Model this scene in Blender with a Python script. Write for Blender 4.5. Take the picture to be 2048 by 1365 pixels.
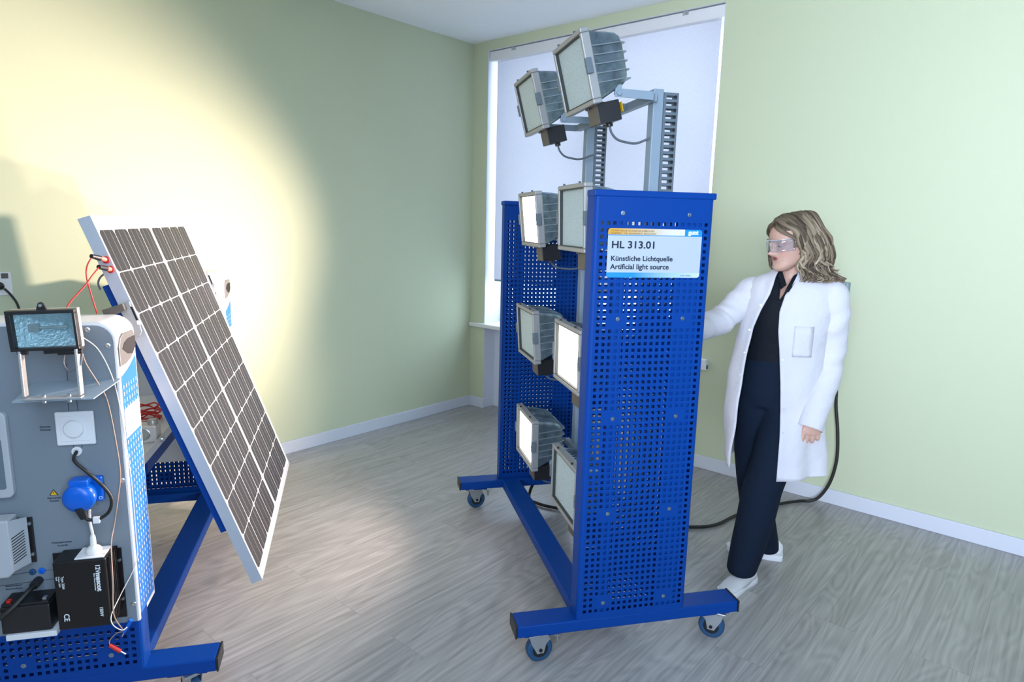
import bpy, bmesh, math, random
from mathutils import Vector, Matrix, Euler
random.seed(7)
PI = math.pi
for o in list(bpy.data.objects):
    bpy.data.objects.remove(o, do_unlink=True)
SC = bpy.context.scene
COL = SC.collection

# ------------------------------------------------------------------ camera
cam_d = bpy.data.cameras.new('camera'); cam = bpy.data.objects.new('camera', cam_d); COL.objects.link(cam)
F_PX = 1312.45
YAW, PITCH, ROLL = -0.712661, -0.177861, 0.0230775
f_ = Vector((math.sin(YAW)*math.cos(PITCH), math.cos(YAW)*math.cos(PITCH), math.sin(PITCH)))
r_ = Vector((math.cos(YAW), -math.sin(YAW), 0)); u_ = r_.cross(f_)
r2 = r_*math.cos(ROLL) + u_*math.sin(ROLL); u2 = -r_*math.sin(ROLL) + u_*math.cos(ROLL)
M = Matrix((r2, u2, -f_)).transposed().to_4x4(); M.translation = (3.97815, -4.04357, 1.6)
cam.matrix_world = M
cam_d.sensor_width = 36.0; cam_d.sensor_fit = 'HORIZONTAL'; cam_d.lens = F_PX*36/2048
cam_d.clip_start = 0.05; cam_d.clip_end = 100
SC.camera = cam

# ------------------------------------------------------------------ exposure, sky, added fill lights
SC.view_settings.view_transform = 'Standard'
SC.view_settings.look = 'None'
SC.view_settings.exposure = 0.0
SC.view_settings.gamma = 1.0
SC.view_settings.use_curve_mapping = False
wd = bpy.data.worlds.new('sky'); SC.world = wd; wd.use_nodes = True
bg = wd.node_tree.nodes['Background']
bg.inputs[0].default_value = (0.64, 0.79, 1.0, 1); bg.inputs[1].default_value = 7.6
def area(name, loc, target, sx, sy, power, col, spread=180):
    l = bpy.data.lights.new(name, 'AREA'); l.shape = 'RECTANGLE'; l.size = sx; l.size_y = sy
    l.energy = power; l.color = col; l.spread = math.radians(spread)
    o = bpy.data.objects.new(name, l); COL.objects.link(o); o.location = loc
    d = Vector(target) - Vector(loc); o.rotation_euler = d.to_track_quat('-Z', 'Z').to_euler()
    return o
# added fill lights: one behind the camera, one aimed at the trolley, one overhead
area('fill_back', (5.5, -7.2, 2.0), (4.15, 0, 1.95), 2.0, 1.5, 88, (0.68, 0.78, 0.98), 60)
area('fill_side', (6.3, -4.2, 1.9), (1.9, -3.1, 0.6), 2.2, 1.5, 18, (0.60, 0.78, 1.0), 60)
area('fill_overhead', (3.9, -4.6, 2.98), (3.9, -4.6, 0), 1.8, 1.2, 52, (0.60, 0.79, 1.0))

# ------------------------------------------------------------------ helpers
def tag(o, label=None, cat=None, group=None, kind=None):
    if label: o['label'] = label
    if cat: o['category'] = cat
    if group: o['group'] = group
    if kind: o['kind'] = kind
    return o
class Frame:
    """A piece of equipment's own axes on the floor: x along its feet, y towards its rear."""
    def __init__(s, x, y, rz): s.M = Matrix.Translation((x, y, 0)) @ Matrix.Rotation(rz, 4, 'Z')
    def pt(s, p): return s.M @ Vector(p)
WORLD = Frame(0, 0, 0)
def thing(name, frame, base, label, cat, group=None):
    o = bpy.data.objects.new(name, None); COL.objects.link(o); o.empty_display_size = 0.1
    o.matrix_world = frame.M @ Matrix.Translation(base); o['off_'] = [float(c) for c in base]
    tag(o, label, cat, group)
    return o
def off(root):
    v = root['off_']; return Vector((v[0], v[1], v[2]))
class MB:
    def __init__(s): s.v = []; s.f = []; s.m = []
    def add(s, vs, fs, mi=0):
        n = len(s.v); s.v += [tuple(p) for p in vs]
        for f in fs: s.f.append(tuple(i+n for i in f)); s.m.append(mi)
        return s
    def box(s, a, b, mi=0, M=None):
        x0, y0, z0 = a; x1, y1, z1 = b
        vs = [Vector(p) for p in ((x0,y0,z0),(x1,y0,z0),(x1,y1,z0),(x0,y1,z0),(x0,y0,z1),(x1,y0,z1),(x1,y1,z1),(x0,y1,z1))]
        if M is not None: vs = [M @ p for p in vs]
        return s.add(vs, [(0,3,2,1),(4,5,6,7),(0,1,5,4),(1,2,6,5),(2,3,7,6),(3,0,4,7)], mi)
    def loft(s, rings, mi=0, cap=True, closed=True):
        n = len(rings[0]); vs = [p for r in rings for p in r]; fs = []
        for i in range(len(rings)-1):
            for j in range(n if closed else n-1):
                k = (j+1) % n
                fs.append((i*n+j, i*n+k, (i+1)*n+k, (i+1)*n+j))
        if cap and closed:
            fs.append(tuple(reversed(range(n)))); fs.append(tuple((len(rings)-1)*n+j for j in range(n)))
        return s.add(vs, fs, mi)
    def prism(s, poly, d, mi=0):
        d = Vector(d); a = [Vector(p) for p in poly]; return s.loft([a, [p+d for p in a]], mi)
    def cyl(s, p0, p1, r0, r1=None, n=20, mi=0):
        r1 = r0 if r1 is None else r1; p0 = Vector(p0); p1 = Vector(p1); q = (p1-p0).to_track_quat('Z', 'Y')
        ring = lambda p, r: [p + q @ Vector((r*math.cos(2*PI*i/n), r*math.sin(2*PI*i/n), 0)) for i in range(n)]
        return s.loft([ring(p0, r0), ring(p1, r1)], mi)
    def lathe(s, c, axis, prof, n=28, mi=0):
        c = Vector(c); q = Vector(axis).to_track_quat('Z', 'Y')
        return s.loft([[c + q @ Vector((r*math.cos(2*PI*i/n), r*math.sin(2*PI*i/n), h)) for i in range(n)] for r, h in prof], mi)
    def tube(s, pts, r, n=8, mi=0, sub=5):
        P = spline(pts, sub); rr = (lambda t: r) if not callable(r) else r; rings = []; N = None
        for i, p in enumerate(P):
            T = (P[min(i+1, len(P)-1)] - P[max(i-1, 0)]).normalized()
            if N is None: N = T.orthogonal().normalized()
            N = (N - T*N.dot(T)).normalized(); B = T.cross(N); q = rr(i/(len(P)-1))
            rings.append([p + (N*math.cos(2*PI*k/n) + B*math.sin(2*PI*k/n))*q for k in range(n)])
        return s.loft(rings, mi)
    def sphere(s, c, r, n=12, mi=0):
        c = Vector(c); r = Vector(r) if hasattr(r, '__len__') else Vector((r, r, r)); rings = []
        for i in range(n+1):
            t = -PI/2 + PI*i/n; q = max(math.cos(t), 1e-3)
            rings.append([c + Vector((r.x*q*math.cos(2*PI*k/(2*n)), r.y*q*math.sin(2*PI*k/(2*n)), r.z*math.sin(t))) for k in range(2*n)])
        return s.loft(rings, mi)
    def build(s, name, mats, parent=None, bevel=0, smooth=None, solid=0, label=None, segs=2):
        me = bpy.data.meshes.new(name); me.from_pydata([tuple(p) for p in s.v], [], s.f)
        mats = mats if isinstance(mats, (list, tuple)) else [mats]
        for m in mats: me.materials.append(m)
        for p, mi in zip(me.polygons, s.m): p.material_index = mi
        bm = bmesh.new(); bm.from_mesh(me); bmesh.ops.recalc_face_normals(bm, faces=bm.faces); bm.to_mesh(me); bm.free()
        if smooth is not None:
            me.polygons.foreach_set('use_smooth', [True]*len(me.polygons))
            if smooth < 180: me.set_sharp_from_angle(angle=math.radians(smooth))
        o = bpy.data.objects.new(name, me); COL.objects.link(o)
        if parent is not None: attach(o, parent)
        if solid:
            m = o.modifiers.new('solid', 'SOLIDIFY'); m.thickness = solid; m.offset = 0
        if bevel:
            m = o.modifiers.new('bevel', 'BEVEL'); m.width = bevel; m.segments = segs; m.limit_method = 'ANGLE'; m.angle_limit = math.radians(40)
        if label: o['label'] = label
        return o
def attach(o, parent):
    o.parent = parent
    if parent.type == 'EMPTY' and 'off_' in parent.keys(): o.location = -off(parent)
def spline(pts, sub=5):
    P = [Vector(p) for p in pts]
    if len(P) < 3 or sub <= 1: return P
    out = []
    for i in range(len(P)-1):
        a, b, c, d = P[max(i-1,0)], P[i], P[i+1], P[min(i+2,len(P)-1)]
        for k in range(sub):
            t = k/sub
            out.append(0.5*((2*b) + (c-a)*t + (2*a-5*b+4*c-d)*t*t + (3*b-a-3*c+d)*t**3))
    out.append(P[-1]); return out
def lerp_table(T, x):
    for i in range(len(T)-1):
        if T[i][0] <= x <= T[i+1][0]:
            t = (x-T[i][0])/(T[i+1][0]-T[i][0]+1e-12); t2 = t*t*(3-2*t) if False else t
            return [a+(b-a)*t2 for a, b in zip(T[i][1:], T[i+1][1:])]
    return list(T[0][1:]) if x < T[0][0] else list(T[-1][1:])
def text(body, size, at, rot, mat, parent, name='lettering', bold=0.0, sx=1.0, align='LEFT', depth=0.0004, label=None):
    cu = bpy.data.curves.new(name, 'FONT'); cu.body = body; cu.size = size; cu.offset = bold; cu.extrude = depth; cu.align_x = align; cu.resolution_u = 4
    t = bpy.data.objects.new(name, cu); COL.objects.link(t)
    me = bpy.data.meshes.new_from_object(t); bpy.data.objects.remove(t); bpy.data.curves.remove(cu)
    R = Matrix.Translation(at) @ Euler(rot).to_matrix().to_4x4() @ Matrix.Diagonal((sx, 1, 1, 1)); me.transform(R)
    me.materials.clear(); me.materials.append(mat); me.name = name
    o = bpy.data.objects.new(name, me); COL.objects.link(o); attach(o, parent)
    if label: o['label'] = label
    return o
def perforated(us, vs_fn, zs, holes_u, holes_z, skip=None):
    """A bent sheet: us = break points along the sheet, vs_fn(u) gives (x, y); square holes where a hole interval in u meets one in z."""
    mb = MB(); nu, nz = len(us), len(zs)
    for z in zs:
        for u in us: x, y = vs_fn(u); mb.v.append((x, y, z))
    for j in range(nz-1):
        for i in range(nu-1):
            hu, hz = holes_u.get(i), holes_z.get(j)
            if hu is not None and hz is not None and not (skip and skip(hu, hz)): continue
            mb.f.append((j*nu+i, j*nu+i+1, (j+1)*nu+i+1, (j+1)*nu+i)); mb.m.append(0)
    return mb

# ------------------------------------------------------------------ materials
def mat(name, col, rough=0.5, metal=0.0, spec=0.5, bump=0, bscale=60, vary=0, vscale=6, coat=0, stretch=(1,1,1), sheen=0):
    m = bpy.data.materials.new(name); m.use_nodes = True; nt = m.node_tree; b = nt.nodes['Principled BSDF']
    b.inputs['Base Color'].default_value = (*col, 1); b.inputs['Roughness'].default_value = rough
    b.inputs['Metallic'].default_value = metal; b.inputs['Specular IOR Level'].default_value = spec
    b.inputs['Coat Weight'].default_value = coat; b.inputs['Sheen Weight'].default_value = sheen
    if bump or vary:
        tc = nt.nodes.new('ShaderNodeTexCoord'); mp = nt.nodes.new('ShaderNodeMapping'); mp.inputs['Scale'].default_value = stretch
        nt.links.new(tc.outputs['Object'], mp.inputs[0])
    if bump:
        n = nt.nodes.new('ShaderNodeTexNoise'); n.inputs['Scale'].default_value = bscale; n.inputs['Detail'].default_value = 4
        nt.links.new(mp.outputs[0], n.inputs['Vector'])
        bp = nt.nodes.new('ShaderNodeBump'); bp.inputs['Strength'].default_value = bump; bp.inputs['Distance'].default_value = 0.01
        nt.links.new(n.outputs[0], bp.inputs['Height']); nt.links.new(bp.outputs[0], b.inputs['Normal'])
    if vary:
        n = nt.nodes.new('ShaderNodeTexNoise'); n.inputs['Scale'].default_value = vscale; n.inputs['Detail'].default_value = 5
        nt.links.new(mp.outputs[0], n.inputs['Vector'])
        r = nt.nodes.new('ShaderNodeValToRGB'); e = r.color_ramp.elements
        e[0].position = 0.3; e[1].position = 0.7
        e[0].color = (*[c*(1-vary) for c in col], 1); e[1].color = (*[min(1, c*(1+vary)) for c in col], 1)
        nt.links.new(n.outputs[0], r.inputs[0]); nt.links.new(r.outputs[0], b.inputs['Base Color'])
    return m
def emit(name, col, s):
    m = bpy.data.materials.new(name); m.use_nodes = True; nt = m.node_tree; nt.nodes.clear()
    e = nt.nodes.new('ShaderNodeEmission'); e.inputs[0].default_value = (*col, 1); e.inputs[1].default_value = s
    o = nt.nodes.new('ShaderNodeOutputMaterial'); nt.links.new(e.outputs[0], o.inputs[0]); return m
def clear(name, tint=(1,1,1), gloss=0.12, rough=0.03, bump=0, bscale=200, milk=0, speck=0):
    """Thin glass: looked through, with a mirror-like share (and a milky share for patterned glass)."""
    m = bpy.data.materials.new(name); m.use_nodes = True; nt = m.node_tree; nt.nodes.clear()
    t = nt.nodes.new('ShaderNodeBsdfTransparent'); t.inputs[0].default_value = (*tint, 1)
    g = nt.nodes.new('ShaderNodeBsdfGlossy'); g.inputs['Roughness'].default_value = rough
    x = nt.nodes.new('ShaderNodeMixShader'); x.inputs[0].default_value = gloss; o = nt.nodes.new('ShaderNodeOutputMaterial')
    nt.links.new(t.outputs[0], x.inputs[1]); nt.links.new(g.outputs[0], x.inputs[2]); last = x
    if milk:
        d = nt.nodes.new('ShaderNodeBsdfDiffuse'); d.inputs[0].default_value = (*tint, 1)
        y = nt.nodes.new('ShaderNodeMixShader'); y.inputs[0].default_value = milk
        nt.links.new(x.outputs[0], y.inputs[1]); nt.links.new(d.outputs[0], y.inputs[2]); last = y
    if bump:
        tc = nt.nodes.new('ShaderNodeTexCoord'); n = nt.nodes.new('ShaderNodeTexVoronoi'); n.inputs['Scale'].default_value = bscale
        bp = nt.nodes.new('ShaderNodeBump'); bp.inputs['Strength'].default_value = bump; bp.inputs['Distance'].default_value = 0.004
        nt.links.new(tc.outputs['Object'], n.inputs['Vector']); nt.links.new(n.outputs[0], bp.inputs['Height']); nt.links.new(bp.outputs[0], g.inputs['Normal'])
        if milk: nt.links.new(bp.outputs[0], d.inputs['Normal'])
        if speck:
            r = nt.nodes.new('ShaderNodeValToRGB'); e = r.color_ramp.elements; e[0].color = (*tint, 1); e[1].color = (*[q*(1-speck) for q in tint], 1); e[0].position = .15; e[1].position = .75
            nt.links.new(n.outputs[0], r.inputs[0]); nt.links.new(r.outputs[0], d.inputs[0])
    nt.links.new(last.outputs[0], o.inputs[0]); return m

def floor_mat():
    m = bpy.data.materials.new('laminate'); m.use_nodes = True; nt = m.node_tree; N = nt.nodes; L = nt.links; b = N['Principled BSDF']
    tc = N.new('ShaderNodeTexCoord'); sp = N.new('ShaderNodeSeparateXYZ'); L.new(tc.outputs['Object'], sp.inputs[0])
    cb = N.new('ShaderNodeCombineXYZ'); L.new(sp.outputs['Y'], cb.inputs['X']); L.new(sp.outputs['X'], cb.inputs['Y'])
    br = N.new('ShaderNodeTexBrick'); br.offset = 0.37; br.inputs['Scale'].default_value = 1; br.inputs['Mortar Size'].default_value = 0.0009
    br.inputs['Mortar Smooth'].default_value = 0.3; br.inputs['Brick Width'].default_value = 1.29; br.inputs['Row Height'].default_value = 0.193
    br.inputs['Color1'].default_value = (0, 0, 0, 1); br.inputs['Color2'].default_value = (1, 1, 1, 1); br.inputs['Mortar'].default_value = (0.5, 0.5, 0.5, 1)
    L.new(cb.outputs[0], br.inputs['Vector'])
    sh = N.new('ShaderNodeVectorMath'); sh.operation = 'MULTIPLY_ADD'; sh.inputs[1].default_value = (37, 53, 11)
    L.new(br.outputs['Color'], sh.inputs[0]); L.new(cb.outputs[0], sh.inputs[2])
    def mapped(sc):
        v = N.new('ShaderNodeVectorMath'); v.operation = 'MULTIPLY'; v.inputs[1].default_value = sc; L.new(sh.outputs[0], v.inputs[0]); return v.outputs[0]
    n1 = N.new('ShaderNodeTexNoise'); n1.inputs['Scale'].default_value = 1; n1.inputs['Detail'].default_value = 6; n1.inputs['Roughness'].default_value = 0.65
    L.new(mapped((1.3, 55, 1)), n1.inputs['Vector'])
    n2 = N.new('ShaderNodeTexNoise'); n2.inputs['Scale'].default_value = 1; n2.inputs['Detail'].default_value = 2; n2.inputs['Distortion'].default_value = 0.6
    L.new(mapped((0.75, 4.2, 1)), n2.inputs['Vector'])
    mu = N.new('ShaderNodeMath'); mu.operation = 'MULTIPLY'; mu.inputs[1].default_value = 17.0; L.new(n2.outputs[0], mu.inputs[0])
    si = N.new('ShaderNodeMath'); si.operation = 'SINE'
    m2 = N.new('ShaderNodeMath'); m2.operation = 'MULTIPLY'; m2.inputs[1].default_value = 6.283; L.new(mu.outputs[0], m2.inputs[0]); L.new(m2.outputs[0], si.inputs[0])
    mixv = N.new('ShaderNodeMath'); mixv.operation = 'MULTIPLY_ADD'; mixv.inputs[1].default_value = 0.07; L.new(si.outputs[0], mixv.inputs[0]); L.new(n1.outputs[0], mixv.inputs[2])
    pl = N.new('ShaderNodeMath'); pl.operation = 'MULTIPLY_ADD'; pl.inputs[1].default_value = 0.10; L.new(br.outputs['Color'], pl.inputs[0]); L.new(mixv.outputs[0], pl.inputs[2])
    r = N.new('ShaderNodeValToRGB'); e = r.color_ramp.elements; e[0].position = 0.22; e[1].position = 0.88
    e[0].color = (0.225, 0.217, 0.212, 1); e[1].color = (0.51, 0.495, 0.485, 1)
    L.new(pl.outputs[0], r.inputs[0])
    mx = N.new('ShaderNodeMix'); mx.data_type = 'RGBA'; mx.inputs[7].default_value = (0.235, 0.222, 0.212, 1)
    L.new(br.outputs['Fac'], mx.inputs[0]); L.new(r.outputs[0], mx.inputs[6]); L.new(mx.outputs[2], b.inputs['Base Color'])
    b.inputs['Roughness'].default_value = 0.31; b.inputs['Specular IOR Level'].default_value = 0.5
    bp = N.new('ShaderNodeBump'); bp.inputs['Strength'].default_value = 0.12; bp.inputs['Distance'].default_value = 0.004
    L.new(n1.outputs[0], bp.inputs['Height']); L.new(bp.outputs[0], b.inputs['Normal'])
    return m
def fabric_blind():
    m = bpy.data.materials.new('blind_fabric'); m.use_nodes = True; nt = m.node_tree; N = nt.nodes; L = nt.links; N.clear()
    tc = N.new('ShaderNodeTexCoord'); n = N.new('ShaderNodeTexNoise'); n.inputs['Scale'].default_value = 90; n.inputs['Detail'].default_value = 3
    mp = N.new('ShaderNodeMapping'); mp.inputs['Scale'].default_value = (3, 1, 0.6); L.new(tc.outputs['Object'], mp.inputs[0]); L.new(mp.outputs[0], n.inputs['Vector'])
    r = N.new('ShaderNodeValToRGB'); r.color_ramp.elements[0].color = (0.62, 0.62, 0.66, 1); r.color_ramp.elements[1].color = (0.78, 0.78, 0.81, 1); L.new(n.outputs[0], r.inputs[0])
    d = N.new('ShaderNodeBsdfDiffuse'); t = N.new('ShaderNodeBsdfTranslucent'); L.new(r.outputs[0], d.inputs[0]); L.new(r.outputs[0], t.inputs[0])
    x = N.new('ShaderNodeMixShader'); x.inputs[0].default_value = 0.42; L.new(d.outputs[0], x.inputs[1]); L.new(t.outputs[0], x.inputs[2])
    o = N.new('ShaderNodeOutputMaterial'); L.new(x.outputs[0], o.inputs[0]); return m
M_wall = mat('wall_paint_green', (0.60, 0.65, 0.45), 0.9, bump=0.04, bscale=180)
M_white = mat('white_paint', (0.68, 0.71, 0.78), 0.55)
M_wall_d = mat('wall_paint_blue_grey', (0.30, 0.36, 0.42), 0.9)  # dark tone for the unseen walls, chosen to cut bounced light
M_ceil = mat('ceiling_paint', (0.92, 0.96, 1.0), 0.95)
M_floor = floor_mat()
M_pvc = mat('white_pvc', (0.82, 0.82, 0.83), 0.35)
M_blind = fabric_blind()
M_blue = mat('blue_powder_coat', (0.001, 0.047, 0.268), 0.45, spec=0.16, bump=0.05, bscale=900)
M_blue_s = mat('light_blue_sheet', (0.02, 0.16, 0.52), 0.45, spec=.3)
M_blue_p = mat('blue_plastic', (0.0, 0.12, 0.62), 0.32)
M_alu = mat('cast_aluminium', (0.21, 0.275, 0.34), 0.36, metal=0.85, bump=0.35, bscale=38, vary=0.35, vscale=22)
M_frame_alu = mat('painted_alu_frame', (0.37, 0.375, 0.37), 0.5, metal=0.3)
M_anod = mat('anodised_aluminium', (0.50, 0.53, 0.58), 0.42, metal=0.35)
M_grey = mat('grey_painted_steel', (0.27, 0.35, 0.42), 0.45)
M_duct = mat('grey_pvc_duct', (0.13, 0.17, 0.20), 0.55)
M_zinc = mat('zinc_plated', (0.55, 0.58, 0.60), 0.3, metal=0.85)
M_screw = mat('screw_head', (0.30, 0.36, 0.42), 0.3, metal=0.9)
M_black = mat('black_plastic', (0.012, 0.012, 0.014), 0.42)
M_black_m = mat('black_anodised', (0.010, 0.009, 0.010), 0.40, metal=0.2)
M_rubber_b = mat('blue_rubber', (0.012, 0.065, 0.16), 0.6)
M_dark = mat('hub_black_and_hole_shade', (0.008, 0.008, 0.01), 0.8)  # solid dark for wheel hubs and for the shade inside openings
M_shell = mat('white_housing', (0.72, 0.73, 0.75), 0.4)
M_board = mat('grey_front_board', (0.20, 0.235, 0.27), 0.45, vary=0.03, vscale=3)
M_silver = mat('silver_plastic', (0.50, 0.49, 0.48), 0.35, metal=0.5)
M_cell = mat('solar_cell', (0.026, 0.028, 0.033), 0.42, spec=0.22, bump=0.05, bscale=400, stretch=(1, 30, 1))
M_back = mat('white_backsheet', (0.85, 0.85, 0.86), 0.35)
M_bus = mat('tinned_busbar', (0.36, 0.36, 0.37), 0.4, metal=0.4)
M_plast = mat('light_grey_plastic', (0.45, 0.47, 0.50), 0.45)
M_red = mat('red_pvc', (0.62, 0.02, 0.015), 0.42)
M_cord = mat('black_cord', (0.012, 0.012, 0.012), 0.5)
M_cord_g = mat('grey_cord', (0.12, 0.14, 0.16), 0.5)
M_cord_w = mat('white_cord', (0.78, 0.76, 0.72), 0.45)
M_cord_br = mat('brown_lead', (0.48, 0.33, 0.25), 0.5)
M_yellow = mat('yellow_sticker', (0.85, 0.50, 0.01), 0.5)
M_label_b = mat('brown_label', (0.11, 0.095, 0.075), 0.5)
M_refl = mat('dimpled_reflector', (0.86, 0.92, 0.92), 0.3, metal=0.25, bump=0.9, bscale=140)
M_refl_w = mat('lit_reflector', (0.85, 0.85, 0.83), 0.4)
M_glass = clear('patterned_glass', (0.84, 1.0, 1.0), 0.12, 0.12, bump=0.9, bscale=230, milk=0.72, speck=0.22)
M_pane = clear('window_glass', (0.97, 0.98, 0.98), 0.06, 0.0)
M_fin = mat('fin_edges', (0.40, 0.46, 0.52), 0.4, metal=0.7)
M_gasket = mat('dark_gasket', (0.045, 0.055, 0.050), 0.6)
M_handle = mat('handle_grey', (0.17, 0.165, 0.16), 0.4, metal=0.2)
M_lit = emit('lit_lamp_glass', (1.0, 0.93, 0.84), 6.0)
M_ink = mat('dark_print', (0.006, 0.012, 0.03), 0.6)
M_ink_w = mat('white_print', (0.80, 0.82, 0.84), 0.6)
M_ink_t = mat('brown_print', (0.22, 0.12, 0.05), 0.6)

# ------------------------------------------------------------------ room
H = 3.02; X1 = 6.5; Y0 = -7.6
def struct(name, mb, m, **k):
    o = mb.build(name, m, **k); tag(o, kind='structure'); return o
struct('floor', MB().box((-0.3, Y0-0.3, -0.1), (X1+0.3, 0.6, 0)), M_floor)
struct('ceiling', MB().box((-0.3, Y0-0.3, H), (X1+0.3, 0.6, H+0.12)), M_ceil)
struct('wall_left', MB().box((-0.2, Y0, 0), (0, 0.45, H)), M_wall)
WX0, WX1, WZ1, SILL, RD = 0.163, 2.13, 2.95, 0.715, 0.135
wb = MB().box((0, 0, 0), (WX0, 0.40, H)).box((WX1, 0, 0), (X1, 0.40, H)).box((WX0, 0, WZ1), (WX1, 0.40, H))
struct('wall_back', wb, M_wall)
struct('wall_front', MB().box((0, Y0-0.2, 0), (X1, Y0, H)), M_wall_d)
struct('wall_right', MB().box((X1, Y0, 0), (X1+0.2, 0.4, H)), M_wall_d)
# white plastered niche: reveal linings and the breast wall below the sill
nb = MB().box((WX0, 0.002, 0), (WX0+0.004, 0.40, WZ1)).box((WX1-0.004, 0.002, 0), (WX1, 0.40, WZ1)).box((WX0, 0.002, WZ1-0.004), (WX1, 0.40, WZ1))
struct('trim_1', nb, M_white)
struct('trim_2', MB().box((WX0, RD, 0), (WX1, 0.40, 0.73)), M_white)
struct('windowsill', MB().box((0.015, -0.035, SILL), (WX1+0.06, RD+0.16, SILL+0.034)), M_pvc, bevel=0.006)
bb = MB().box((0, Y0, 0), (0.014, 0, 0.089)); struct('baseboard_left', bb, M_white, bevel=0.004)
bb = MB().box((0.014, -0.014, 0), (WX0+0.012, 0, 0.089)).box((WX0, 0, 0), (WX0+0.012, RD, 0.089)).box((WX0, RD-0.012, 0), (WX1, RD, 0.089)).box((WX1-0.012, -0.002, 0), (WX1, RD, 0.089)).box((WX1-0.012, -0.014, 0), (X1, 0, 0.089))
struct('baseboard_back', bb, M_white, bevel=0.004)
# window: frame, mullions and panes standing in the opening above the sill
z0, z1, yw = SILL+0.034, WZ1-0.004, RD+0.10
wf = MB()
for a, b in ((WX0+.004, WX0+.07), (WX1-.07, WX1-.004), (1.11, 1.19)): wf.box((a, yw, z0), (b, yw+.07, z1))
for a, b in ((z0, z0+.07), (z1-.07, z1)): wf.box((WX0+.004, yw, a), (WX1-.004, yw+.07, b))
w1 = struct('window_1', wf, M_pvc, bevel=0.006)
pn = MB().box((WX0+.07, yw+.03, z0+.07), (1.11, yw+.036, z1-.07)).box((1.19, yw+.03, z0+.07), (WX1-.07, yw+.036, z1-.07))
pn.build('window_pane', M_pane, w1)

# ------------------------------------------------------------------ roller blind
rb = thing('roller_blind', WORLD, (1.15, 0.05, WZ1-0.01), 'pale translucent roller blind pulled most of the way down the window', 'blind')
MB().box((WX0+.006, 0.016, WZ1-0.082), (WX1-.006, 0.10, WZ1-0.008)).build('cassette', M_pvc, rb, bevel=0.006)
MB().box((WX0+.045, 0.066, 1.125), (WX1-.050, 0.0675, WZ1-0.06)).build('fabric', M_blind, rb)
MB().box((WX0+.055, 0.060, 1.112), (WX1-.055, 0.073, 1.128)).build('bottom_rail', M_grey, rb, bevel=0.003)
for x in (0.42, 1.86):
    MB().box((x-.02, 0.012, WZ1-0.030), (x+.02, 0.07, WZ1-0.004)).build('ceiling_clip', M_zinc, rb)

# ================================================================== rack with the artificial light source
RK = Frame(2.616, -2.400, PI/2 - 0.627344)
ZB0, ZB1, WB, RD_V, LB = 0.126, 0.172, 0.095, 1.351, 0.882
PU0, PU1, PTOP = 0.222, 0.651, 1.715
def rect_tube(mb, a, b): return mb.box(a, b)
def caster(root, u, v, swing, braked=True):
    """Swivel caster: plate under the beam, fork, wheel with a coloured tyre, brake pedal. swing = heading of the trail."""
    T = Matrix.Translation((u, v, 0)) @ Matrix.Rotation(swing, 4, 'Z')
    P = lambda x, y, z: T @ Vector((x, y, z))
    fk = MB(); fk.box((-.045, -.04, .119), (.045, .04, .126), M=T); fk.cyl(P(0, 0, .108), P(0, 0, .12), .033)
    for s in (-1, 1):
        y0, y1 = s*.0175, s*.0205
        poly = [(-.036, .112), (.036, .112), (.048, .088), (.010 + .022, .074), (.010 + .013, .036), (.010 - .013, .036), (-.026, .078)]
        fk.prism([P(x, y0, z) for x, z in poly], T.to_3x3() @ Vector((0, y1-y0, 0)))
    fk.box((-.036, -.0205, .108), (.046, .0205, .113), M=T)
    c = fk.build('caster', M_zinc, root, bevel=.0015, label='zinc plated swivel caster')
    w = MB(); w.lathe(P(.010, -.016, .05), T.to_3x3() @ Vector((0, 1, 0)), [(.030, 0), (.044, 0), (.049, .004), (.050, .010), (.050, .022), (.049, .028), (.044, .032), (.030, .032)], n=36)
    wh = w.build('wheel', M_rubber_b, c, smooth=35)
    h = MB(); h.lathe(P(.010, -.017, .05), T.to_3x3() @ Vector((0, 1, 0)), [(.001, 0), (.030, 0), (.031, .008), (.031, .026), (.030, .034), (.001, .034)], n=28)
    h.cyl(P(.010, -.023, .05), P(.010, .023, .05), .007, n=10); h.build('hub', M_dark, c, smooth=35)
    if braked:
        b = MB(); b.prism([P(x, -.016, z) for x, z in ((.02, .112), (.046, .112), (.088, .094), (.090, .088), (.046, .105), (.02, .106))], T.to_3x3() @ Vector((0, .032, 0)))
        b.prism([P(x, -.008, z) for x, z in ((.078, .090), (.084, .088), (.086, .070), (.080, .058), (.078, .072))], T.to_3x3() @ Vector((0, .016, 0)))
        b.build('brake_lever', M_zinc, c, bevel=.001)
def foot(root, v, L, u0=0.0, beam_name='foot_beam'):
    b = MB().box((u0, v, ZB0), (u0+L, v+WB, ZB1)); bo = b.build(beam_name, M_blue, root, bevel=.005)
    for x, s in ((u0, -1), (u0+L, 1)):
        MB().box((min(x, x+s*.007), v-.001, ZB0-.001), (max(x, x+s*.007), v+WB+.001, ZB1+.001)).build('end_cap', M_black, bo, bevel=.002)
    for q in (u0+.03, u0+L-.15): MB().box((q, v+.008, ZB0-.006), (q+.12, v+WB-.008, ZB0)).build('caster_plate', M_blue, bo)
    return bo
PITCH_U = (0.6262-0.2507)/17
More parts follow.
